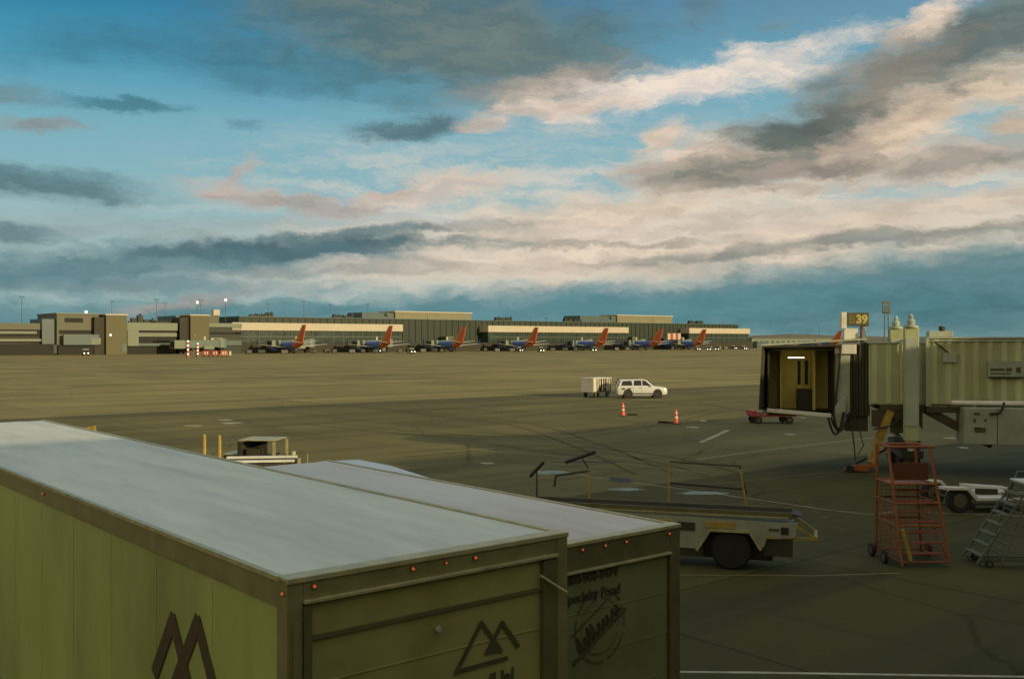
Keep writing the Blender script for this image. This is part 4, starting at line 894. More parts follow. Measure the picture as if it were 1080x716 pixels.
# ------------------------------------------------------------------ white tow dolly by the stair
p = gp(1012, 541); td_ = thing('tow_dolly', 'white-framed tow dolly with a fat tyre left of the grey rolling stair', 'trailer', p, R(6))
wheel(td_, 0.02, .1, .42, .42, .26, 'y'); wheel(td_, 0.02, 1.75, .42, .42, .26, 'y')
q = MB(); q.prism([(-.62, .80), (-.62, .90), (.30, .86), (.62, .52), (2.6, .50), (2.6, .40), (.55, .42), (.22, .77)], 'y', -.12, .24); q.prism([(-.62, .80), (-.62, .90), (.30, .86), (.62, .52), (2.6, .50), (2.6, .40), (.55, .42), (.22, .77)], 'y', 1.60, 1.95); q.build('fender', white, td_, bevel=.015)
q = MB(); q.box(.60, 2.6, .25, 1.6, .36, .46); q.build('deck', palewh, td_); q = MB(); q.box(.55, 1.35, -.08, .0, .18, .26); q.box(1.6, 3.0, -.1, .2, .55, .66); q.build('side_bar', galv, td_)
MB().loft([[(.75, .8, .72), (2.3, .8, .64), (2.3, .8, .70), (.75, .8, .82)], [(.75, 1.3, .72), (2.3, 1.3, .64), (2.3, 1.3, .70), (.75, 1.3, .82)]]).build('loose_panel', white, td_); B(1.3, 1.9, .85, 1.25, .46, .68).build('winch_post', dark, td_)
MB().cyl((0.02, .1, .42), (.02, 1.75, .42), .05).build('axle', dark, td_)

# ------------------------------------------------------------------ white SUV
p = gp(676, 419.5); sv = thing('suv', 'white SUV driving across the apron beside the curtained cart', 'car', p, R(2)); sv.scale = (1.0, 1.0, 1.07)
def carring(x, z0, z1, hw, ins=.0): 
    return [(x, -hw+.06, z0), (x, -hw, z0+.18), (x, -hw, z1-.16), (x, -hw+.05+ins, z1), (x, hw-.05-ins, z1), (x, hw, z1-.16), (x, hw, z0+.18), (x, hw-.06, z0)]
q = MB(); q.loft([carring(*r_) for r_ in ((-2.52, .50, .98, .88), (-2.48, .40, 1.10, .94), (-2.2, .34, 1.14, .98), (-.9, .30, 1.12, 1.0), (.9, .30, 1.10, 1.0), (1.25, .30, 1.11, .99), (2.1, .34, 1.03, .96), (2.40, .38, .96, .90), (2.52, .46, .82, .80))])
q.build('body', suvw, sv, smooth=True)
q = MB(); q.loft([[(-2.40, y*.88, 1.10) for y in (-1, 1)]+[(-2.15, y*.72, 1.70) for y in (1, -1)], [(-2.30, y*.90, 1.10) for y in (-1, 1)]+[(-2.0, y*.74, 1.76) for y in (1, -1)], [(.05, y*.92, 1.10) for y in (-1, 1)]+[(-.05, y*.76, 1.79) for y in (1, -1)], [(1.05, y*.90, 1.08) for y in (-1, 1)]+[(.35, y*.74, 1.72) for y in (1, -1)], [(1.25, y*.86, 1.07) for y in (-1, 1)]+[(.52, y*.70, 1.65) for y in (1, -1)]])
q.build('cabin', suvw, sv)
def sidewin(pts, name='side_window'):
    for s in (-1, 1):
        q = MB(); f = lambda x, z, o: (x, s*((.925-(z-1.10)*.235)+o), z)
        q.loft([[f(x, z, .0) for x, z in pts], [f(x, z, .012) for x, z in pts]]); q.build(name, glass, sv)
sidewin([(-2.12, 1.20), (-1.95, 1.62), (-1.1, 1.66), (-1.0, 1.20)]); sidewin([(-.86, 1.20), (-.82, 1.67), (-.12, 1.68), (-.08, 1.20)]); sidewin([(.02, 1.20), (0.0, 1.68), (.30, 1.64), (.86, 1.20)])
MB().loft([[(.60, -.66, 1.62), (.60, .66, 1.62), (1.20, .78, 1.14), (1.20, -.78, 1.14)], [(.62, -.66, 1.64), (.62, .66, 1.64), (1.23, .78, 1.15), (1.23, -.78, 1.15)]]).build('windshield', glass, sv)
MB().loft([[(-2.20, -.66, 1.62), (-2.20, .66, 1.62), (-2.40, .76, 1.2), (-2.40, -.76, 1.2)], [(-2.23, -.66, 1.62), (-2.23, .66, 1.62), (-2.43, .76, 1.2), (-2.43, -.76, 1.2)]]).build('rear_window', glass, sv)
for x in (-1.45, 1.52):
    for s in (-1, 1):
        wheel(sv, x, s*.87, .39, .39, .25, 'y')
        MB().cyl((x, s*.9, .42), (x, s*1.004, .42), .47, n=22).build('wheel_arch', black, sv)
for s in (-1, 1):
    B(2.30, 2.50, s*.62-.16, s*.62+.16, .74, .88).build('headlight', chrome, sv); B(-2.50, -2.42, s*.80-.08, s*.80+.08, .80, 1.06).build('tail_light', redlens if False else redp, sv)
    MB().bar((-2.0, s*.66, 1.80), (-.1, s*.68, 1.83), .04).build('roof_rail', black, sv)
    B(.78, .92, s*1.03-.09, s*1.03+.09, 1.10, 1.26).build('mirror', suvw, sv, bevel=.02)
    B(-1.0, 1.05, s*1.0-.006, s*1.0+.006, .40, .50).build('sill_trim', black, sv)
for x in (-.10, -.92): 
    for s in (-1, 1): B(x-.008, x+.008, s*1.001-.004, s*1.001+.004, .5, 1.1).build('door_seam', dark, sv); B(x-.28, x-.10, s*1.01-.01, s*1.01+.012, .98, 1.02).build('door_handle', galv, sv)
B(2.42, 2.53, -.5, .5, .55, .78).build('grille', black, sv); B(-2.1, -1.75, -1.006, -.996, .82, .97).build('badge_panel', inkd, sv); B(-1.5, -1.2, -1.012, -1.000, .86, .97).build('badge_panel', inkd, sv)
# worker in a hi-vis vest behind the car (only a shoulder shows)
def person(loc, rz, label, vest):
    t = thing('person', label, 'person', loc, rz)
    me = bpy.data.meshes.new('body'); V = [(0, 0, .95), (0, 0, 1.2), (0, 0, 1.42), (0, 0, 1.52), (0, .02, 1.62), (0, .02, 1.72), (-.20, 0, 1.40), (-.28, .03, 1.13), (-.27, .12, .90), (.20, 0, 1.40), (.28, .03, 1.13), (.27, .12, .90), (-.10, 0, .90), (-.11, .03, .5), (-.12, 0, .08), (-.12, .14, .04), (.10, 0, .90), (.11, .03, .5), (.12, -.02, .08), (.12, .12, .04)]
    E = [(0, 1), (1, 2), (2, 3), (3, 4), (4, 5), (2, 6), (6, 7), (7, 8), (2, 9), (9, 10), (10, 11), (0, 12), (12, 13), (13, 14), (14, 15), (0, 16), (16, 17), (17, 18), (18, 19)]
    rad = [.15, .15, .15, .055, .10, .085, .07, .05, .035, .07, .05, .035, .095, .065, .045, .04, .095, .065, .045, .04]
    me.from_pydata(V, E, []); o = bpy.data.objects.new('body', me); COL.objects.link(o); o.parent = t
    sk = o.modifiers.new('skin', 'SKIN'); o.modifiers.new('sub', 'SUBSURF').levels = 1
    for i, r in enumerate(rad): me.skin_vertices[0].data[i].radius = (r, r*.8 if i in (0, 1, 2) else r)
    me.skin_vertices[0].data[0].use_root = True; me.materials.append(mat('dark_work_clothes', (.05, .05, .05), .8))
    q = MB(); q.lathe([(.20, .95), (.20, 1.1), (.21, 1.30), (.17, 1.44), (.09, 1.49)], n=16); v = q.build('vest', vest, t, smooth=True); v.scale = (1.05, .78, 1)
    q = MB(); q.lathe([(.112, 1.63), (.118, 1.70), (.10, 1.78), (.05, 1.82), (.005, 1.83)], n=16); q.build('cap', black, t, smooth=True)
    return t
pp = gp(654, 418); person((pp.x, pp.y+1.6, 0), R(180), 'person in a yellow-green vest standing behind the white SUV', hivis)

# curtained baggage cart
p = gp(629, 418.5); bc = thing('baggage_cart', 'white baggage cart with striped curtains left of the SUV', 'cart', p, R(48))
B(-1.5, 1.5, -.75, .75, .48, .60).build('deck', galv, bc); B(-1.55, 1.55, -.80, .80, 1.90, 1.98).build('roof', white, bc, bevel=.02); B(-1.52, -1.46, -.76, .76, .55, 1.90).build('end_panel', white, bc); B(1.46, 1.52, -.76, .76, .55, 1.90).build('end_panel', white, bc)
q = MB()
for x in (-1.46, -.5, .5, 1.42): q.box(x, x+.05, -.76, -.70, .6, 1.9); q.box(x, x+.05, .70, .76, .6, 1.9)
q.build('post', galv, bc)
for y in (-.55, .50): B(-1.4, 1.4, y, y+.05, .62, 1.88).build('curtain', curtd, bc)
for i, (x, z0) in enumerate(((-1.42, .62), (-.75, .64), (-.42, 1.0), (.02, .64), (.42, .9), (.80, .64), (1.15, .66))):
    for y in (-.72, .67): B(x, x+(.5 if i == 0 else .17), y, y+.05, z0, 1.88).build('curtain', curtw, bc)
B(-1.4, 1.4, -.6, .6, .6, 1.05).build('bag_pile', brownw, bc, bevel=.12)
for x in (-1.0, 1.0):
    for y in (-.62, .62): wheel(bc, x, y, .25, .25, .18, 'y')
MB().bar((1.5, 0, .45), (2.4, 0, .35), .07).build('tow_bar', black, bc)

# cones and the black chocks beside them
for (px, py, hh, lb) in ((657, 438.5, 1.02, 'tall orange cone in front of the white SUV, farther of the two'), (713, 447, 1.0, 'tall orange cone nearer the camera, right of the SUV')):
    o = thing('traffic_cone', lb, 'cone', gp(px, py), 0, 'orange cones on the apron')
    MB().lathe([(.19, .05), (.17, .10), (.115, .45), (.10, .62), (.11, .66), (.075, .90), (.045, hh), (.0, hh+.01)], n=18).build('body', conem, o, smooth=True)
    MB().lathe([(.128, .42), (.118, .54)], n=18).build('reflective_band', white, o); MB().lathe([(.108, .72), (.100, .80)], n=18).build('reflective_band', white, o)
    MB().lathe([(.30, 0), (.30, .04), (.20, .06)], n=8).build('base', rubber, o)
for px, py, w_, lb in ((667, 438, .42, 'black rubber wheel chock right of the farther cone'), (699, 446, .42, 'black rubber wheel chock left of the nearer cone'), (706.5, 446.2, .26, 'small black chock touching the nearer cone base')):
    o = MB().prism([(-w_, 0), (-w_*.8, .13), (w_*.8, .13), (w_, 0)], 'y', -.12, .12).build('wheel_chock', rubber, None, bevel=.01); o.location = gp(px, py); tag(o, lb, 'chock', 'black chocks by the cones')

# ------------------------------------------------------------------ far concourse
def w_at(px, v):
    t_ = (px-540)/F; return v*(t_*EW.x+EW.y)/(EV.y+t_*EV.x)
def D_at(px, v): return v/(EV.y+(px-540)/F*EV.x)
def z_at(px, py, v): return H+(HY-py)/F*D_at(px, v)
FV = 432.0
wl, wr = w_at(252, FV), w_at(778, FV)
cc = thing('terminal_concourse', 'long dark-green concourse with cream bands behind the row of jets', 'building', G(wl, FV), GA)
def lw(px, v=FV): return w_at(px, v)-wl
Lc = wr-wl
hb = MB(); hb.box(0, Lc, 0, 40, 0, 16.6)
x = 2.0
while x < Lc: hb.box(x, x+.5, -.35, 0, 5.2, 16.4); x += 4.0
hb.build('hall', hallm, cc)
B(0, Lc, -.6, 40.3, 16.6, 17.0).build('roof', tealw, cc)
B(-6, Lc+8, -7, -.4, 0, 4.6).build('ramp_level', brownw, cc)
for a, b in ((245, 425), (515, 663), (727, 791)):
    x0, x1 = w_at(a, FV-8)-wl, w_at(b, FV-8)-wl
    B(x0, x1, -8, 6 if b < 780 else 20, 10.4, 13.9).build('fascia', fasciam, cc)
    gl = B(x0+.5, x1-.5, -7.2, 0, 4.6, 10.4).build('glazing', hallg, cc); q = MB(); x = x0+2
    while x < x1-1: q.box(x, x+.35, -7.5, -7.2, 4.6, 10.4); x += 5.5
    q.box(x0+.5, x1-.5, -7.6, -7.2, 7.3, 7.8); q.build('mullion', mullm, gl)
for a, m_, b in ((383, 417, 497), (613, 651, 709)):
    v_ = FV+14; x0, x1, x2 = w_at(a, v_)-wl, w_at(m_, v_)-wl, w_at(b, v_)-wl; zt = z_at((m_+b)/2, 330 if a < 500 else 333.5, v_)
    pw = B(x1, x2, 14, 30, 16.9, zt).build('penthouse', penth, cc); B(x1-.4, x2+.4, 13.6, 30.4, zt, zt+.6).build('coping', fasciam, pw)
    B(x0, x1-.1, 15, 30, 16.9, zt-.5).build('penthouse', tealw, cc); MB().lathe([(.0, zt-2.2), (1.0, zt-1.7), (1.0, zt-.9), (0, zt-.4)], x1-5, 14.0, 10).build('vent_hood', palegr, cc)  # dark teal block stands in for the penthouse's shaded end face
rnd = random.Random(4)
def roof_unit(px, parent, w0, v, z, k=1.0, name='rooftop_unit'):
    q = MB(); c = w_at(px, v)-w0; y = v-FV if parent is cc else 6
    for i in range(4):
        xx = c+(i-1.5)*1.9*k; hh = rnd.uniform(1.0, 2.6)*k; q.box(xx, xx+1.5*k, y, y+2, z, z+hh)
        if i % 2: q.cyl((xx+.7*k, y+.5, z+hh), (xx+.7*k, y+.5, z+hh+.7), .35*k, n=8)
    q.box(c-3.6*k, c+4*k, y+.2, y+1.8, z, z+.7); q.build(name, hallm, parent)
for px in (270, 281, 357, 366, 527, 535, 599, 609, 730, 738): roof_unit(px, cc, wl, FV+6, 17.0, .85)
for px in (322, 451, 560, 689, 765):
    q = MB(); c = w_at(px, FV+5)-wl; q.cyl((c, 5, 17), (c, 5, 17.0+rnd.uniform(1.5, 4)), .18, n=6); q.build('roof_pipe', palegr, cc)

# buildings left of it
def block(name, label, a, b, v, depth, ytop, m, group=None):
    w0 = w_at(a, v); t_ = thing(name, label, 'building', G(w0, v), GA, group); x1 = w_at(b, v)-w0; zt = z_at((a+b)/2, ytop, v)
    return t_, w0, x1, zt
t_, w0, x1, zt = block('office_block', 'low olive building at the left edge with two pale bands', -60, 62, FV-6, 30, 340.5, beige)
B(0, x1, 0, 30, 4.5, zt).build('wall', brownw, t_); B(-.3, x1+.2, -.5, 30, zt-2.6, zt).build('roof_band', beige, t_); B(0, x1-3, -4, 0, 0, 4.4).build('ramp_level', shadew, t_)
for z in (5.4, 8.4): B(0, w_at(38 if z > 7 else 46, FV-6)-w0, -1.2, -.1, z, z+1.0).build('pale_band', palegr, t_)
B(x1-22, x1-.5, -.3, 0, zt-5, zt-2.7).build('window_band', shadew, t_); B(1, x1-26, -.2, 0, 6.6, 8.3).build('window_band', glass, t_)
t_, w0, x1, zt = block('office_block', 'stepped beige building beside the tan stair tower at the left', 60, 104, FV-10, 30, 331.5, beige)
B(0, x1, 0, 28, 4.0, zt).build('wall', beige, t_); B(0, x1, -2, 0, 0, 4.0).build('ramp_level', shadew, t_); B(-.3, x1+.3, -.5, 28, zt, zt+.5).build('coping', palegr, t_)
for a_, b_, z0, z1 in ((.18, .62, zt-3.3, zt-1.5), (.05, .85, zt-8.0, zt-6.4), (.3, .98, zt-11.2, zt-10.2)): B(x1*a_, x1*b_, -.12, 0, z0, z1).build('window_band', shadew, t_)
B(-5, 0, 2, 20, 4, zt-2).build('side_wing', tealw, t_); MB().cyl((x1*.75, 3, zt+.5), (x1*.75, 3, zt+1.6), .5, n=10).build('roof_lamp', lampw, t_)
B(x1*.1, x1*.95, -3.4, -2, 4.0, 8.2).build('bridge_box', tealw, t_); B(x1-4, x1-.2, -3.5, -2.05, 4.2, 6.8).build('bay', palegr, t_)
def tower(a, b, ytop, v, label, sd):
    t_, w0, x1, zt = block('stair_tower', label, a, b, v, 10, ytop, tanm)
    B(0, x1, 0, 11, 0, zt).build('wall', tanm, t_); B(-.3, x1+.3, -.3, 11.3, zt, zt+.5).build('coping', fasciam, t_)
    B(-4.2, -.02, 1.5, 10, 0, zt-.8).build('shaft', brownw, t_); B(x1*.75, x1*.98, -.15, 0, 1.0, 4.2).build('door', tealw, t_)
    MB().cyl((x1*.2, -.35, 8.0), (x1*.2, .0, 8.0), .42, n=10).build('wall_lamp', lampw if sd == 0 else palegr, t_); return t_
tower(112, 134, 332.5, FV-14, 'plain tan stair tower on the left beside the stepped beige building', 0)
t_, w0, x1, zt = block('office_block', 'white framed two-storey building between the two tan towers', 134, 186, FV-12, 26, 340.5, palegr)
B(0, x1, 0, 26, 3.5, zt).build('wall', shadew, t_); B(-.2, x1+.2, -.8, 26, zt-3.2, zt).build('roof_band', palegr, t_); B(0, 4.6, -.7, 0, 3.5, zt-3.2).build('end_panel', palegr, t_); B(4.6, x1, -.6, -.05, 7.4, 9.0).build('floor_band', palegr, t_); B(4.6, x1, -.5, -.04, 3.5, 4.6).build('floor_band', tealw, t_); B(0, x1, .5, 20, 0, 3.5).build('ramp_level', shadew, t_)
B(5, x1-1, -.1, 0, 4.7, 7.3).build('window_band', glass, t_); B(5, x1-1, -.1, 0, 9.1, zt-3.3).build('window_band', glass, t_)
roof_unit(149, t_, w0, FV-6, zt, 1.4); B(12, 30, 6, 14, zt, zt+1.0).build('roof_unit', brownw, t_)
t_, w0, x1, zt = block('office_block', 'teal-grey link building just left of the second tan tower', 185.5, 202, FV-4, 26, 333, tealw)
B(0, x1, 0, 22, 0, zt).build('wall', tealw, t_); B(.5, x1-.5, -.15, 0, zt-6.2, zt-5.2).build('window_band', shadew, t_)
tower(201, 220.5, 333, FV-14, 'tan stair tower in the middle beside the striped lights', 1)
t_, w0, x1, zt = block('office_block', 'banded low building right of the second tan tower', 220, 254, FV-8, 24, 341, palegr)
B(0, x1, 0, 24, 0, zt).build('wall', hallm, t_); B(0, x1+.2, -.6, 24, zt-1.7, zt).build('roof_band', palegr, t_); B(0, w_at(232, FV-8)-w0, 1, 14, zt, zt+3.6).build('upper_storey', beige, t_); B(0, x1, -.8, 0, 3.6, 5.8).build('floor_band', tealw, t_); B(0, x1, -.5, -.02, zt-4.8, zt-3.9).build('window_band', glass, t_); B(.5, 6, -1.2, -.82, 5.8, 6.8).build('cream_canopy', fasciam, t_)  # small canopy in the plain cream fascia colour
MB().box(4, 7, 4, 6, zt+3.6, zt+6.2).build('roof_unit', fasciam, t_)
# low annex at the right-hand end
t_, w0, x1, zt = block('office_block', 'long low pale building running right beyond the end of the concourse', 793, 880, FV+25, 24, 357.2, palegr)
B(0, x1, 0, 24, 0, zt).build('wall', palegr, t_); B(-.2, x1+.2, -.4, 24.2, zt, zt+.5).build('roof', beige, t_); q = MB(); x = 3
while x < x1-4: q.box(x, x+4, -.15, 0, 2.2, zt-1.6); x += 7
q.build('window_band', tealw, t_); B(1, 14, -4, -.2, 0, 5).build('loading_bay', tealw, t_)

# ------------------------------------------------------------------ jets nosed in at the far gates
def jet():
    t = thing('jet_airliner', '', 'airliner', (0, 0, 0), GA, 'blue jets at the far gates')
    n = 20
    def ring(y, zc, r, k=1.0): return [(r*math.cos(2*math.pi*i/n), y, zc+r*k*math.sin(2*math.pi*i/n)) for i in range(n)]
    MB().loft([ring(*a) for a in ((9.5, 3.75, 1.72), (12, 3.55, 1.88), (14, 3.5, 1.9), (30, 3.5, 1.9), (33, 3.4, 1.75), (35, 3.2, 1.35), (36.3, 3.0, .8), (36.9, 2.9, .15))]).build('fuselage', bluep, t, smooth=True)
    MB().loft([ring(*a) for a in ((2.2, 4.7, .28), (4.0, 4.5, .75), (6.5, 4.1, 1.28), (9.5, 3.75, 1.72))]).build('tail_cone', tailr, t, smooth=True)
    def fin(a0, a1):   # strip of the fin between chord fractions
        def pt(f, s): yl, yt = 10.2+(3.4-10.2)*f, 3.0+(.6-3.0)*f; return (yl+(yt-yl)*s, 5.2+7.4*f)
        return [pt(0, a0), pt(1, a0), pt(1, a1), pt(0, a1)]
    MB().prism(fin(.34, 1), 'x', -.20, .20).build('fin', tailr, t); MB().prism(fin(0, .34), 'x', -.21, .21).build('fin_stripe', tailo, t)
    for s in (-1, 1):
        MB().loft([[(s*.6, 8.2, 4.7), (s*.6, 4.2, 4.7), (s*.6, 4.2, 4.9), (s*.6, 8.2, 4.95)], [(s*6.8, 3.4, 5.5), (s*6.8, 2.0, 5.5), (s*6.8, 2.0, 5.58), (s*6.8, 3.4, 5.6)]]).build('tailplane', wingm, t)
        MB().loft([[(s*1.4, 23.5, 2.5), (s*1.4, 15.5, 2.5), (s*1.4, 15.5, 2.8), (s*1.4, 23.5, 3.0)], [(s*6.0, 19.6, 3.0), (s*6.0, 15.0, 3.0), (s*6.0, 15.0, 3.2), (s*6.0, 19.6, 3.3)], [(s*17.0, 13.0, 4.1), (s*17.0, 11.4, 4.1), (s*17.0, 11.4, 4.18), (s*17.0, 13.0, 4.22)]]).build('wing', wingm, t)
        MB().loft([[(s*17.0, 13.0, 4.1), (s*17.0, 11.4, 4.1), (s*17.1, 11.4, 4.2), (s*17.1, 13.0, 4.2)], [(s*17.5, 11.6, 6.4), (s*17.5, 10.9, 6.4), (s*17.55, 10.9, 6.4), (s*17.55, 11.6, 6.4)]]).build('winglet', bluep, t)
        MB().lathe([(.55, 0), (.85, .4), (1.0, 1.6), (.95, 3.2), (.8, 3.7)], n=16).build('engine', bluep, t, smooth=True, loc=(s*4.9, 18.6, 1.9), rot=(R(-90), 0, 0))
        for k in (-.3, .3): wheel(t, s*2.85+k, 16.8, .55, .55, .35, 'x', 'main_wheel')
        MB().cyl((s*2.85, 16.8, .55), (s*2.7, 16.8, 2.6), .14, n=8).build('main_strut', galv, t)
    wheel(t, .2, 32.2, .38, .38, .25, 'x', 'nose_wheel'); wheel(t, -.2, 32.2, .38, .38, .25, 'x', 'nose_wheel'); MB().cyl((0, 32.2, .4), (0, 32.2, 1.9), .10, n=8).build('nose_strut', galv, t)
    q = MB()
    for i in range(28):
        y = 11+i*.72
        for s in (-1, 1): q.box(s*1.875-.02, s*1.875+.02, y-.13, y+.13, 3.85, 4.2)
    q.build('cabin_windows', glass, t); MB().loft([[(-1.0, 35.0, 4.15), (1.0, 35.0, 4.15), (.9, 35.6, 3.75), (-.9, 35.6, 3.75)], [(-1.0, 35.05, 4.22), (1.0, 35.05, 4.22), (.9, 35.68, 3.8), (-.9, 35.68, 3.8)]]).build('cockpit_window', glass, t)
    return t
TV = 388.0; tails = [322, 412, 490, 568, 638, 697, 748]
ords = ['leftmost of the blue jets with red tails at the far concourse', 'blue jet with red tail standing second from the left at the far concourse', 'red-tailed blue jet in front of the bare dark-green wall, third from the left', 'fourth red-tailed blue jet, below the left end of the middle cream band', 'red-tailed blue jet fifth from the left, below the right end of the middle cream band', 'red-tailed blue jet left of the red and white striped board', 'rightmost red-tailed blue jet of the concourse row, in front of the last cream band']
j0 = jet(); j0.location = G(w_at(tails[0], TV), TV-1); j0['label'] = ords[0]
rj = random.Random(3)
for px, lb in list(zip(tails, ords))[1:]: dup(j0, G(w_at(px, TV), TV-1+rj.uniform(-2.5, 2.5)), GA+R(rj.uniform(-2.5, 2.5)), lb)
dup(j0, G(w_at(888, TV), TV-1), GA, 'distant jet whose red tail shows just left of the gate sign')

# far jet bridges at those gates
def far_bridge():
    t = thing('boarding_bridge', '', 'jet bridge', (0, 0, 0), GA, 'boarding bridges at the far gates')
    tn = MB(); tn.loft([[(0, -2.0, 2.9), (0, 1.6, 2.9), (0, 1.6, 6.2), (0, -2.0, 6.2)], [(-21, -13.2, 2.5), (-21, -9.8, 2.5), (-21, -9.8, 5.6), (-21, -13.2, 5.6)]]); tn.build('tunnel', bridgem, t)
    MB().cyl((1.5, 0, 2.6), (1.5, 0, 6.6), 2.6, n=16).build('rotunda', bridgem, t); MB().cyl((1.5, 0, 0), (1.5, 0, 2.6), .6, n=10).build('column', dark, t)
    B(-25, -20.5, -14.5, -9.0, 2.3, 5.9).build('cab', palegr, t, bevel=.2); B(-25.05, -24.5, -14, -10, 2.8, 5.2).build('cab_mouth', shadew, t)
    q = MB(); q.bar((-15, -9.5, 3), (-15, -9.5, .6), .7); q.box(-17, -13, -10, -9, .5, 1.1); q.build('leg', jetdark, t)
    for x in (-16.6, -13.4): wheel(t, x, -9.5, .5, .5, .5, 'y')
    B(-2.5, 2.5, 4, 8, 6.2, 8.0).build('roof_unit', beige, t); B(-9.6, -5.0, -8.2, -6.2, 2.0, 3.4).build('air_box', palegr, t); B(-8, -7.2, -4.2, -3.4, 5.6, 7.6).build('mast_box', fasciam, t)
    return t
bn = ['leftmost far boarding bridge, between the low banded building and the first red tail', 'pale boarding bridge right of the leftmost red tail', 'pale boarding bridge right of the second red tail', 'pale boarding bridge right of the third red tail', 'pale boarding bridge right of the fourth red tail', 'pale boarding bridge right of the fifth red tail', 'pale boarding bridge right of the sixth red tail', 'pale boarding bridge right of the seventh and last concourse tail']
fb = far_bridge(); gw = [w_at(p_, TV) for p_ in tails]; gw = [gw[0]-44]+gw
fb.location = G(gw[0]+19, FV-10); fb['label'] = bn[0]
for g_, lb in list(zip(gw, bn))[1:]: dup(fb, G(g_+19, FV-10), GA, lb)

# service vehicles along the far gates
def svc():
    t = thing('service_truck', '', 'truck', (0, 0, 0), GA, 'service trucks along the far gates')
    B(-1.1, 1.1, .2, 3.6, .8, 2.6).build('box', palegr, t, bevel=.05); MB().prism([(-1.6, .5), (-1.6, 1.3), (-1.0, 1.5), (-.6, 2.1), (.15, 2.1), (.15, .5)], 'x', -1.0, 1.0).build('cab', brownw, t, bevel=.05)
    # prism along x uses (y, z)
    B(-.85, .85, -1.02, -.98, 1.55, 1.95).build('windshield', glass, t)
    for x in (-.95, .95):
        for y in (-.9, 2.7): wheel(t, x, y, .42, .42, .3, 'x')
    for x in (-.72, .72): MB().cyl((x, -1.62, .95), (x, -1.70, .95), .20, .18, 12).build('headlight', headl, t)
    return t
sv0 = svc(); spots = [(90.5, 375, 'lone service truck with lit headlights left of the first tan tower'), (108, 372.5, 'service truck with lit headlights below the first tan tower'), (401, 372, 'service truck with headlights under the second red tail'), (434.5, 373.2, 'service truck with headlights right of the second red tail'), (548, 371.2, 'service truck with headlights beside the fourth jet'), (571, 371.5, 'service truck with headlights just right of the fourth red tail'), (627, 371, 'service truck with headlights under the fifth red tail'), (736, 369.8, 'service truck with headlights under the last red tail'), (748, 370, 'service truck with headlights right of the last red tail'), (757, 369.8, 'rightmost pair of headlights but one, right of the last red tail'), (774, 368.6, 'service truck with headlights under the right end of the last cream band'), (785, 369, 'rightmost service truck at the end of the concourse')]
for i, (px, py, lb) in enumerate(spots):
    p = gp(px, py); rz = R(random.uniform(-25, 35))
    if i == 0: sv0.location = p; sv0.rotation_euler = (0, 0, rz); sv0['label'] = lb
    else: dup(sv0, p, rz, lb)
def ramp_gear():
    t = thing('ground_equipment', 'small dark cart among the ground equipment under the far jets', 'cart', (0, 0, 0), GA, 'carts among the far jets')
    B(-1.3, 1.3, -.7, .7, .45, 1.7).build('body', mat('gear_grey', (.10, .10, .07), .6), t, bevel=.05); B(-1.35, 1.35, -.75, .75, 1.7, 1.82).build('roof', tealw, t)
    for x in (-.9, .9):
        for y in (-.6, .6): wheel(t, x, y, .28, .28, .2, 'y')
    return t
rg = ramp_gear(); rnd = random.Random(12); first = True
for px in (262, 276, 300, 331, 344, 352, 371, 383, 396, 421, 446, 458, 466, 503, 512, 524, 540, 583, 596, 607, 650, 661, 676, 709, 722, 765, 780):
    v = TV-6+rnd.uniform(-3, 26); loc = G(w_at(px, v), v); rz = GA+R(rnd.uniform(-60, 60))
    if first: rg.location = loc; rg.rotation_euler = (0, 0, rz); first = False
    else: dup(rg, loc, rz)
# striped light columns and the red carts beside them
for i, (px, py, pt, lb) in enumerate(((198.3, 377.5, 358.5, 'taller left column of red and white lights at the left'), (208.6, 376.5, 361.5, 'shorter right column of red and white lights at the left'))):
    p = gp(px, py); hh = (py-pt)/F*p.y; o = thing('light_column', lb, 'light column', p, GA, 'striped light columns')
    B(-.5, .5, -.5, .5, 0, .3).build('base', dark, o)
    n = 4 if i == 0 else 4; k = (hh-.3)/n
    for a_ in range(n):
        z = .3+a_*k; B(-.38, .38, -.38, .38, z, z+k*.5).build('red_segment', redp, o); MB().lathe([(.0, z+k*.5), (.22, z+k*.58), (.32, z+k*.72), (.22, z+k*.86), (0, z+k*.9)], n=12).build('lamp', lampw, o)
for i, (px, lb) in enumerate(((217.5, 'leftmost red cart in the line beside the striped lights'), (227, 'second red cart in the line beside the striped lights'), (236.5, 'third, palest red cart in the line beside the striped lights'))):
    p = gp(px, 376.3); o = thing('tow_cart', lb, 'cart', p, R(10), 'red carts by the striped lights')
    B(-1.15, 1.15, -.8, .8, .5, 2.1).build('body', redp if i < 2 else mat('faded_red', (.48, .16, .08), .5), o, bevel=.06); B(-1.2, 1.2, -.85, .85, 2.1, 2.2).build('roof', redp, o)
    for x in (-.5, .35): B(x, x+.35, -.83, -.80, .8, 1.9).build('stripe', palewh, o)
    for x in (-.8, .8):
        for y in (-.7, .7): wheel(o, x, y, .3, .3, .2, 'y')
p = gp(242.8, 376.3); o = thing('marker_board', 'small white board at the right end of the red carts', 'board', p, 0); B(-.35, .35, -.05, .05, .5, 2.0).build('board', white, o); B(-.06, .06, -.04, .04, 0, .5).build('post', dark, o)
p = Vector(G(w_at(711, FV-12), FV-12)); o = thing('striped_board', 'red and white striped board against the dark-green concourse wall', 'board', p, GA)
ztop, zbot = z_at(711, 351.5, FV-12), z_at(711, 358.2, FV-12)
for i in range(5): B(-6.2+i*2.5, -3.7+i*2.5, -.1, .1, zbot, ztop).build('stripe', fasciam if i % 2 == 0 else redp, o)
for x in (-4, 4): B(x-.15, x+.15, .1, .3, 0, ztop-.3).build('post', dark, o)

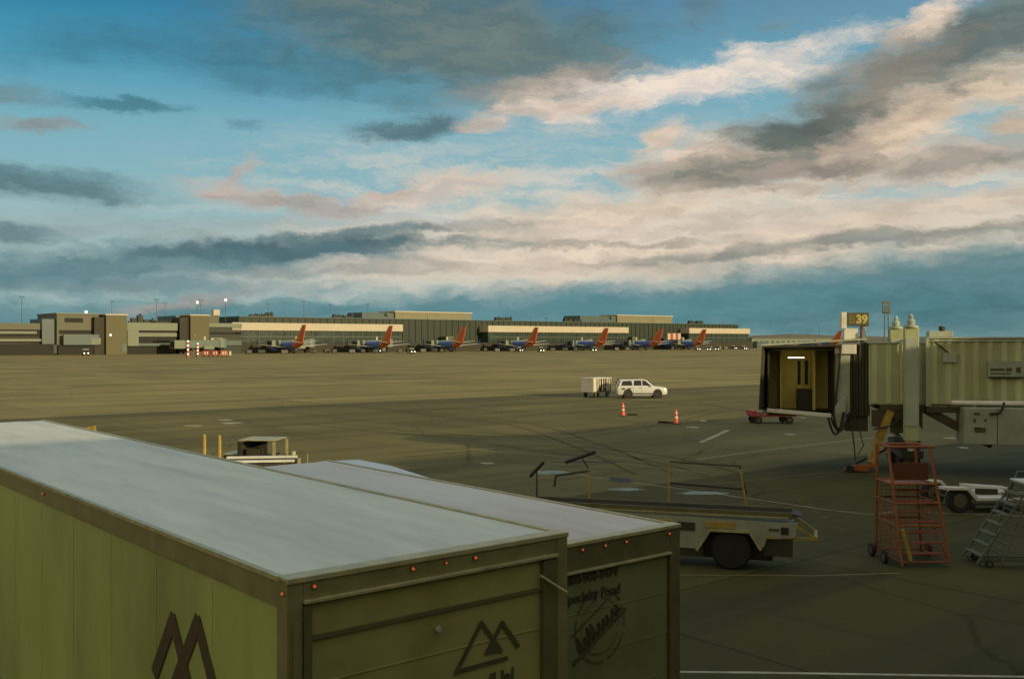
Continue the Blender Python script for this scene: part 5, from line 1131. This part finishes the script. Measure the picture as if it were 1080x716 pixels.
# ------------------------------------------------------------------ light masts
def mast(px, ptop, v, label, kind=0, lit=False):
    z = z_at(px, ptop, v); o = thing('light_mast', label, 'light mast', G(w_at(px, v), v), GA, 'light masts on the skyline')
    r = .13 if kind == 0 else .34
    MB().cyl((0, 0, 0), (0, 0, z), r*1.5, r*.8, 8).build('pole', polem, o)
    if lit: MB().lathe([(0, z-.3), (.45, z), (.6, z+.5), (.4, z+1.0), (0, z+1.2)], n=12).build('lamp', lampw, o)
    else:
        q = MB(); q.box(-.9, .9, -.1, .1, z-.2, z)
        for x in (-.7, .7): q.box(x-.25, x+.25, -.4, .3, z, z+.35)
        q.build('lamp_bar', polem, o)
    return o
for a_ in ((208, 320, FV+30, 'light mast with a small lit head above the second tan tower', 0, True), (211.5, 317, FV+45, 'taller dark light mast just right of the small lit one'), (238, 317.5, FV+10, 'light mast with a bright round lamp right of the second tan tower', 0, True), (118, 318, FV+60, 'thin light mast above the first tan tower'), (165, 316, FV+60, 'thin light mast left of a shorter one above the white framed building'), (174, 320, FV+60, 'shorter thin mast above the white framed building'), (23, 313, FV+40, 'thin light mast at the far left edge'), (320.5, 318, FV+2, 'thin mast above the first cream band'), (388, 321, FV+3, 'thin mast at the left end of the left penthouse'), (283, 321, FV+60, 'short thin mast above the left end of the green hall'), (576, 336, FV+3, 'short mast on the roof above the middle cream band'), (348, 322, FV+80, 'faint thin mast between the first two red tails'), (864, 341, 900, 'squat dark mast on the horizon left of the gate sign', 1)): mast(*a_)
p = atD(935, 323, 300); o = thing('floodlight_mast', 'tall twin-pole floodlight mast on the horizon right of the gate sign', 'light mast', (p.x, p.y, 0), 0)
for x in (-.75, .75): MB().cyl((x, 0, 0), (x*.6, 0, p.z), .24, .16, 8).build('pole', polem, o)
q = MB()
for z in (-1.9, -.7, .6):
    for x in (-.9, -.1, .7): q.box(x-.35, x+.4, -.6, .1, p.z+z, p.z+z+.9)
q.box(-1.2, 1.2, -.1, .3, p.z-2.2, p.z-1.9); q.build('lamp_cluster', polem, o)
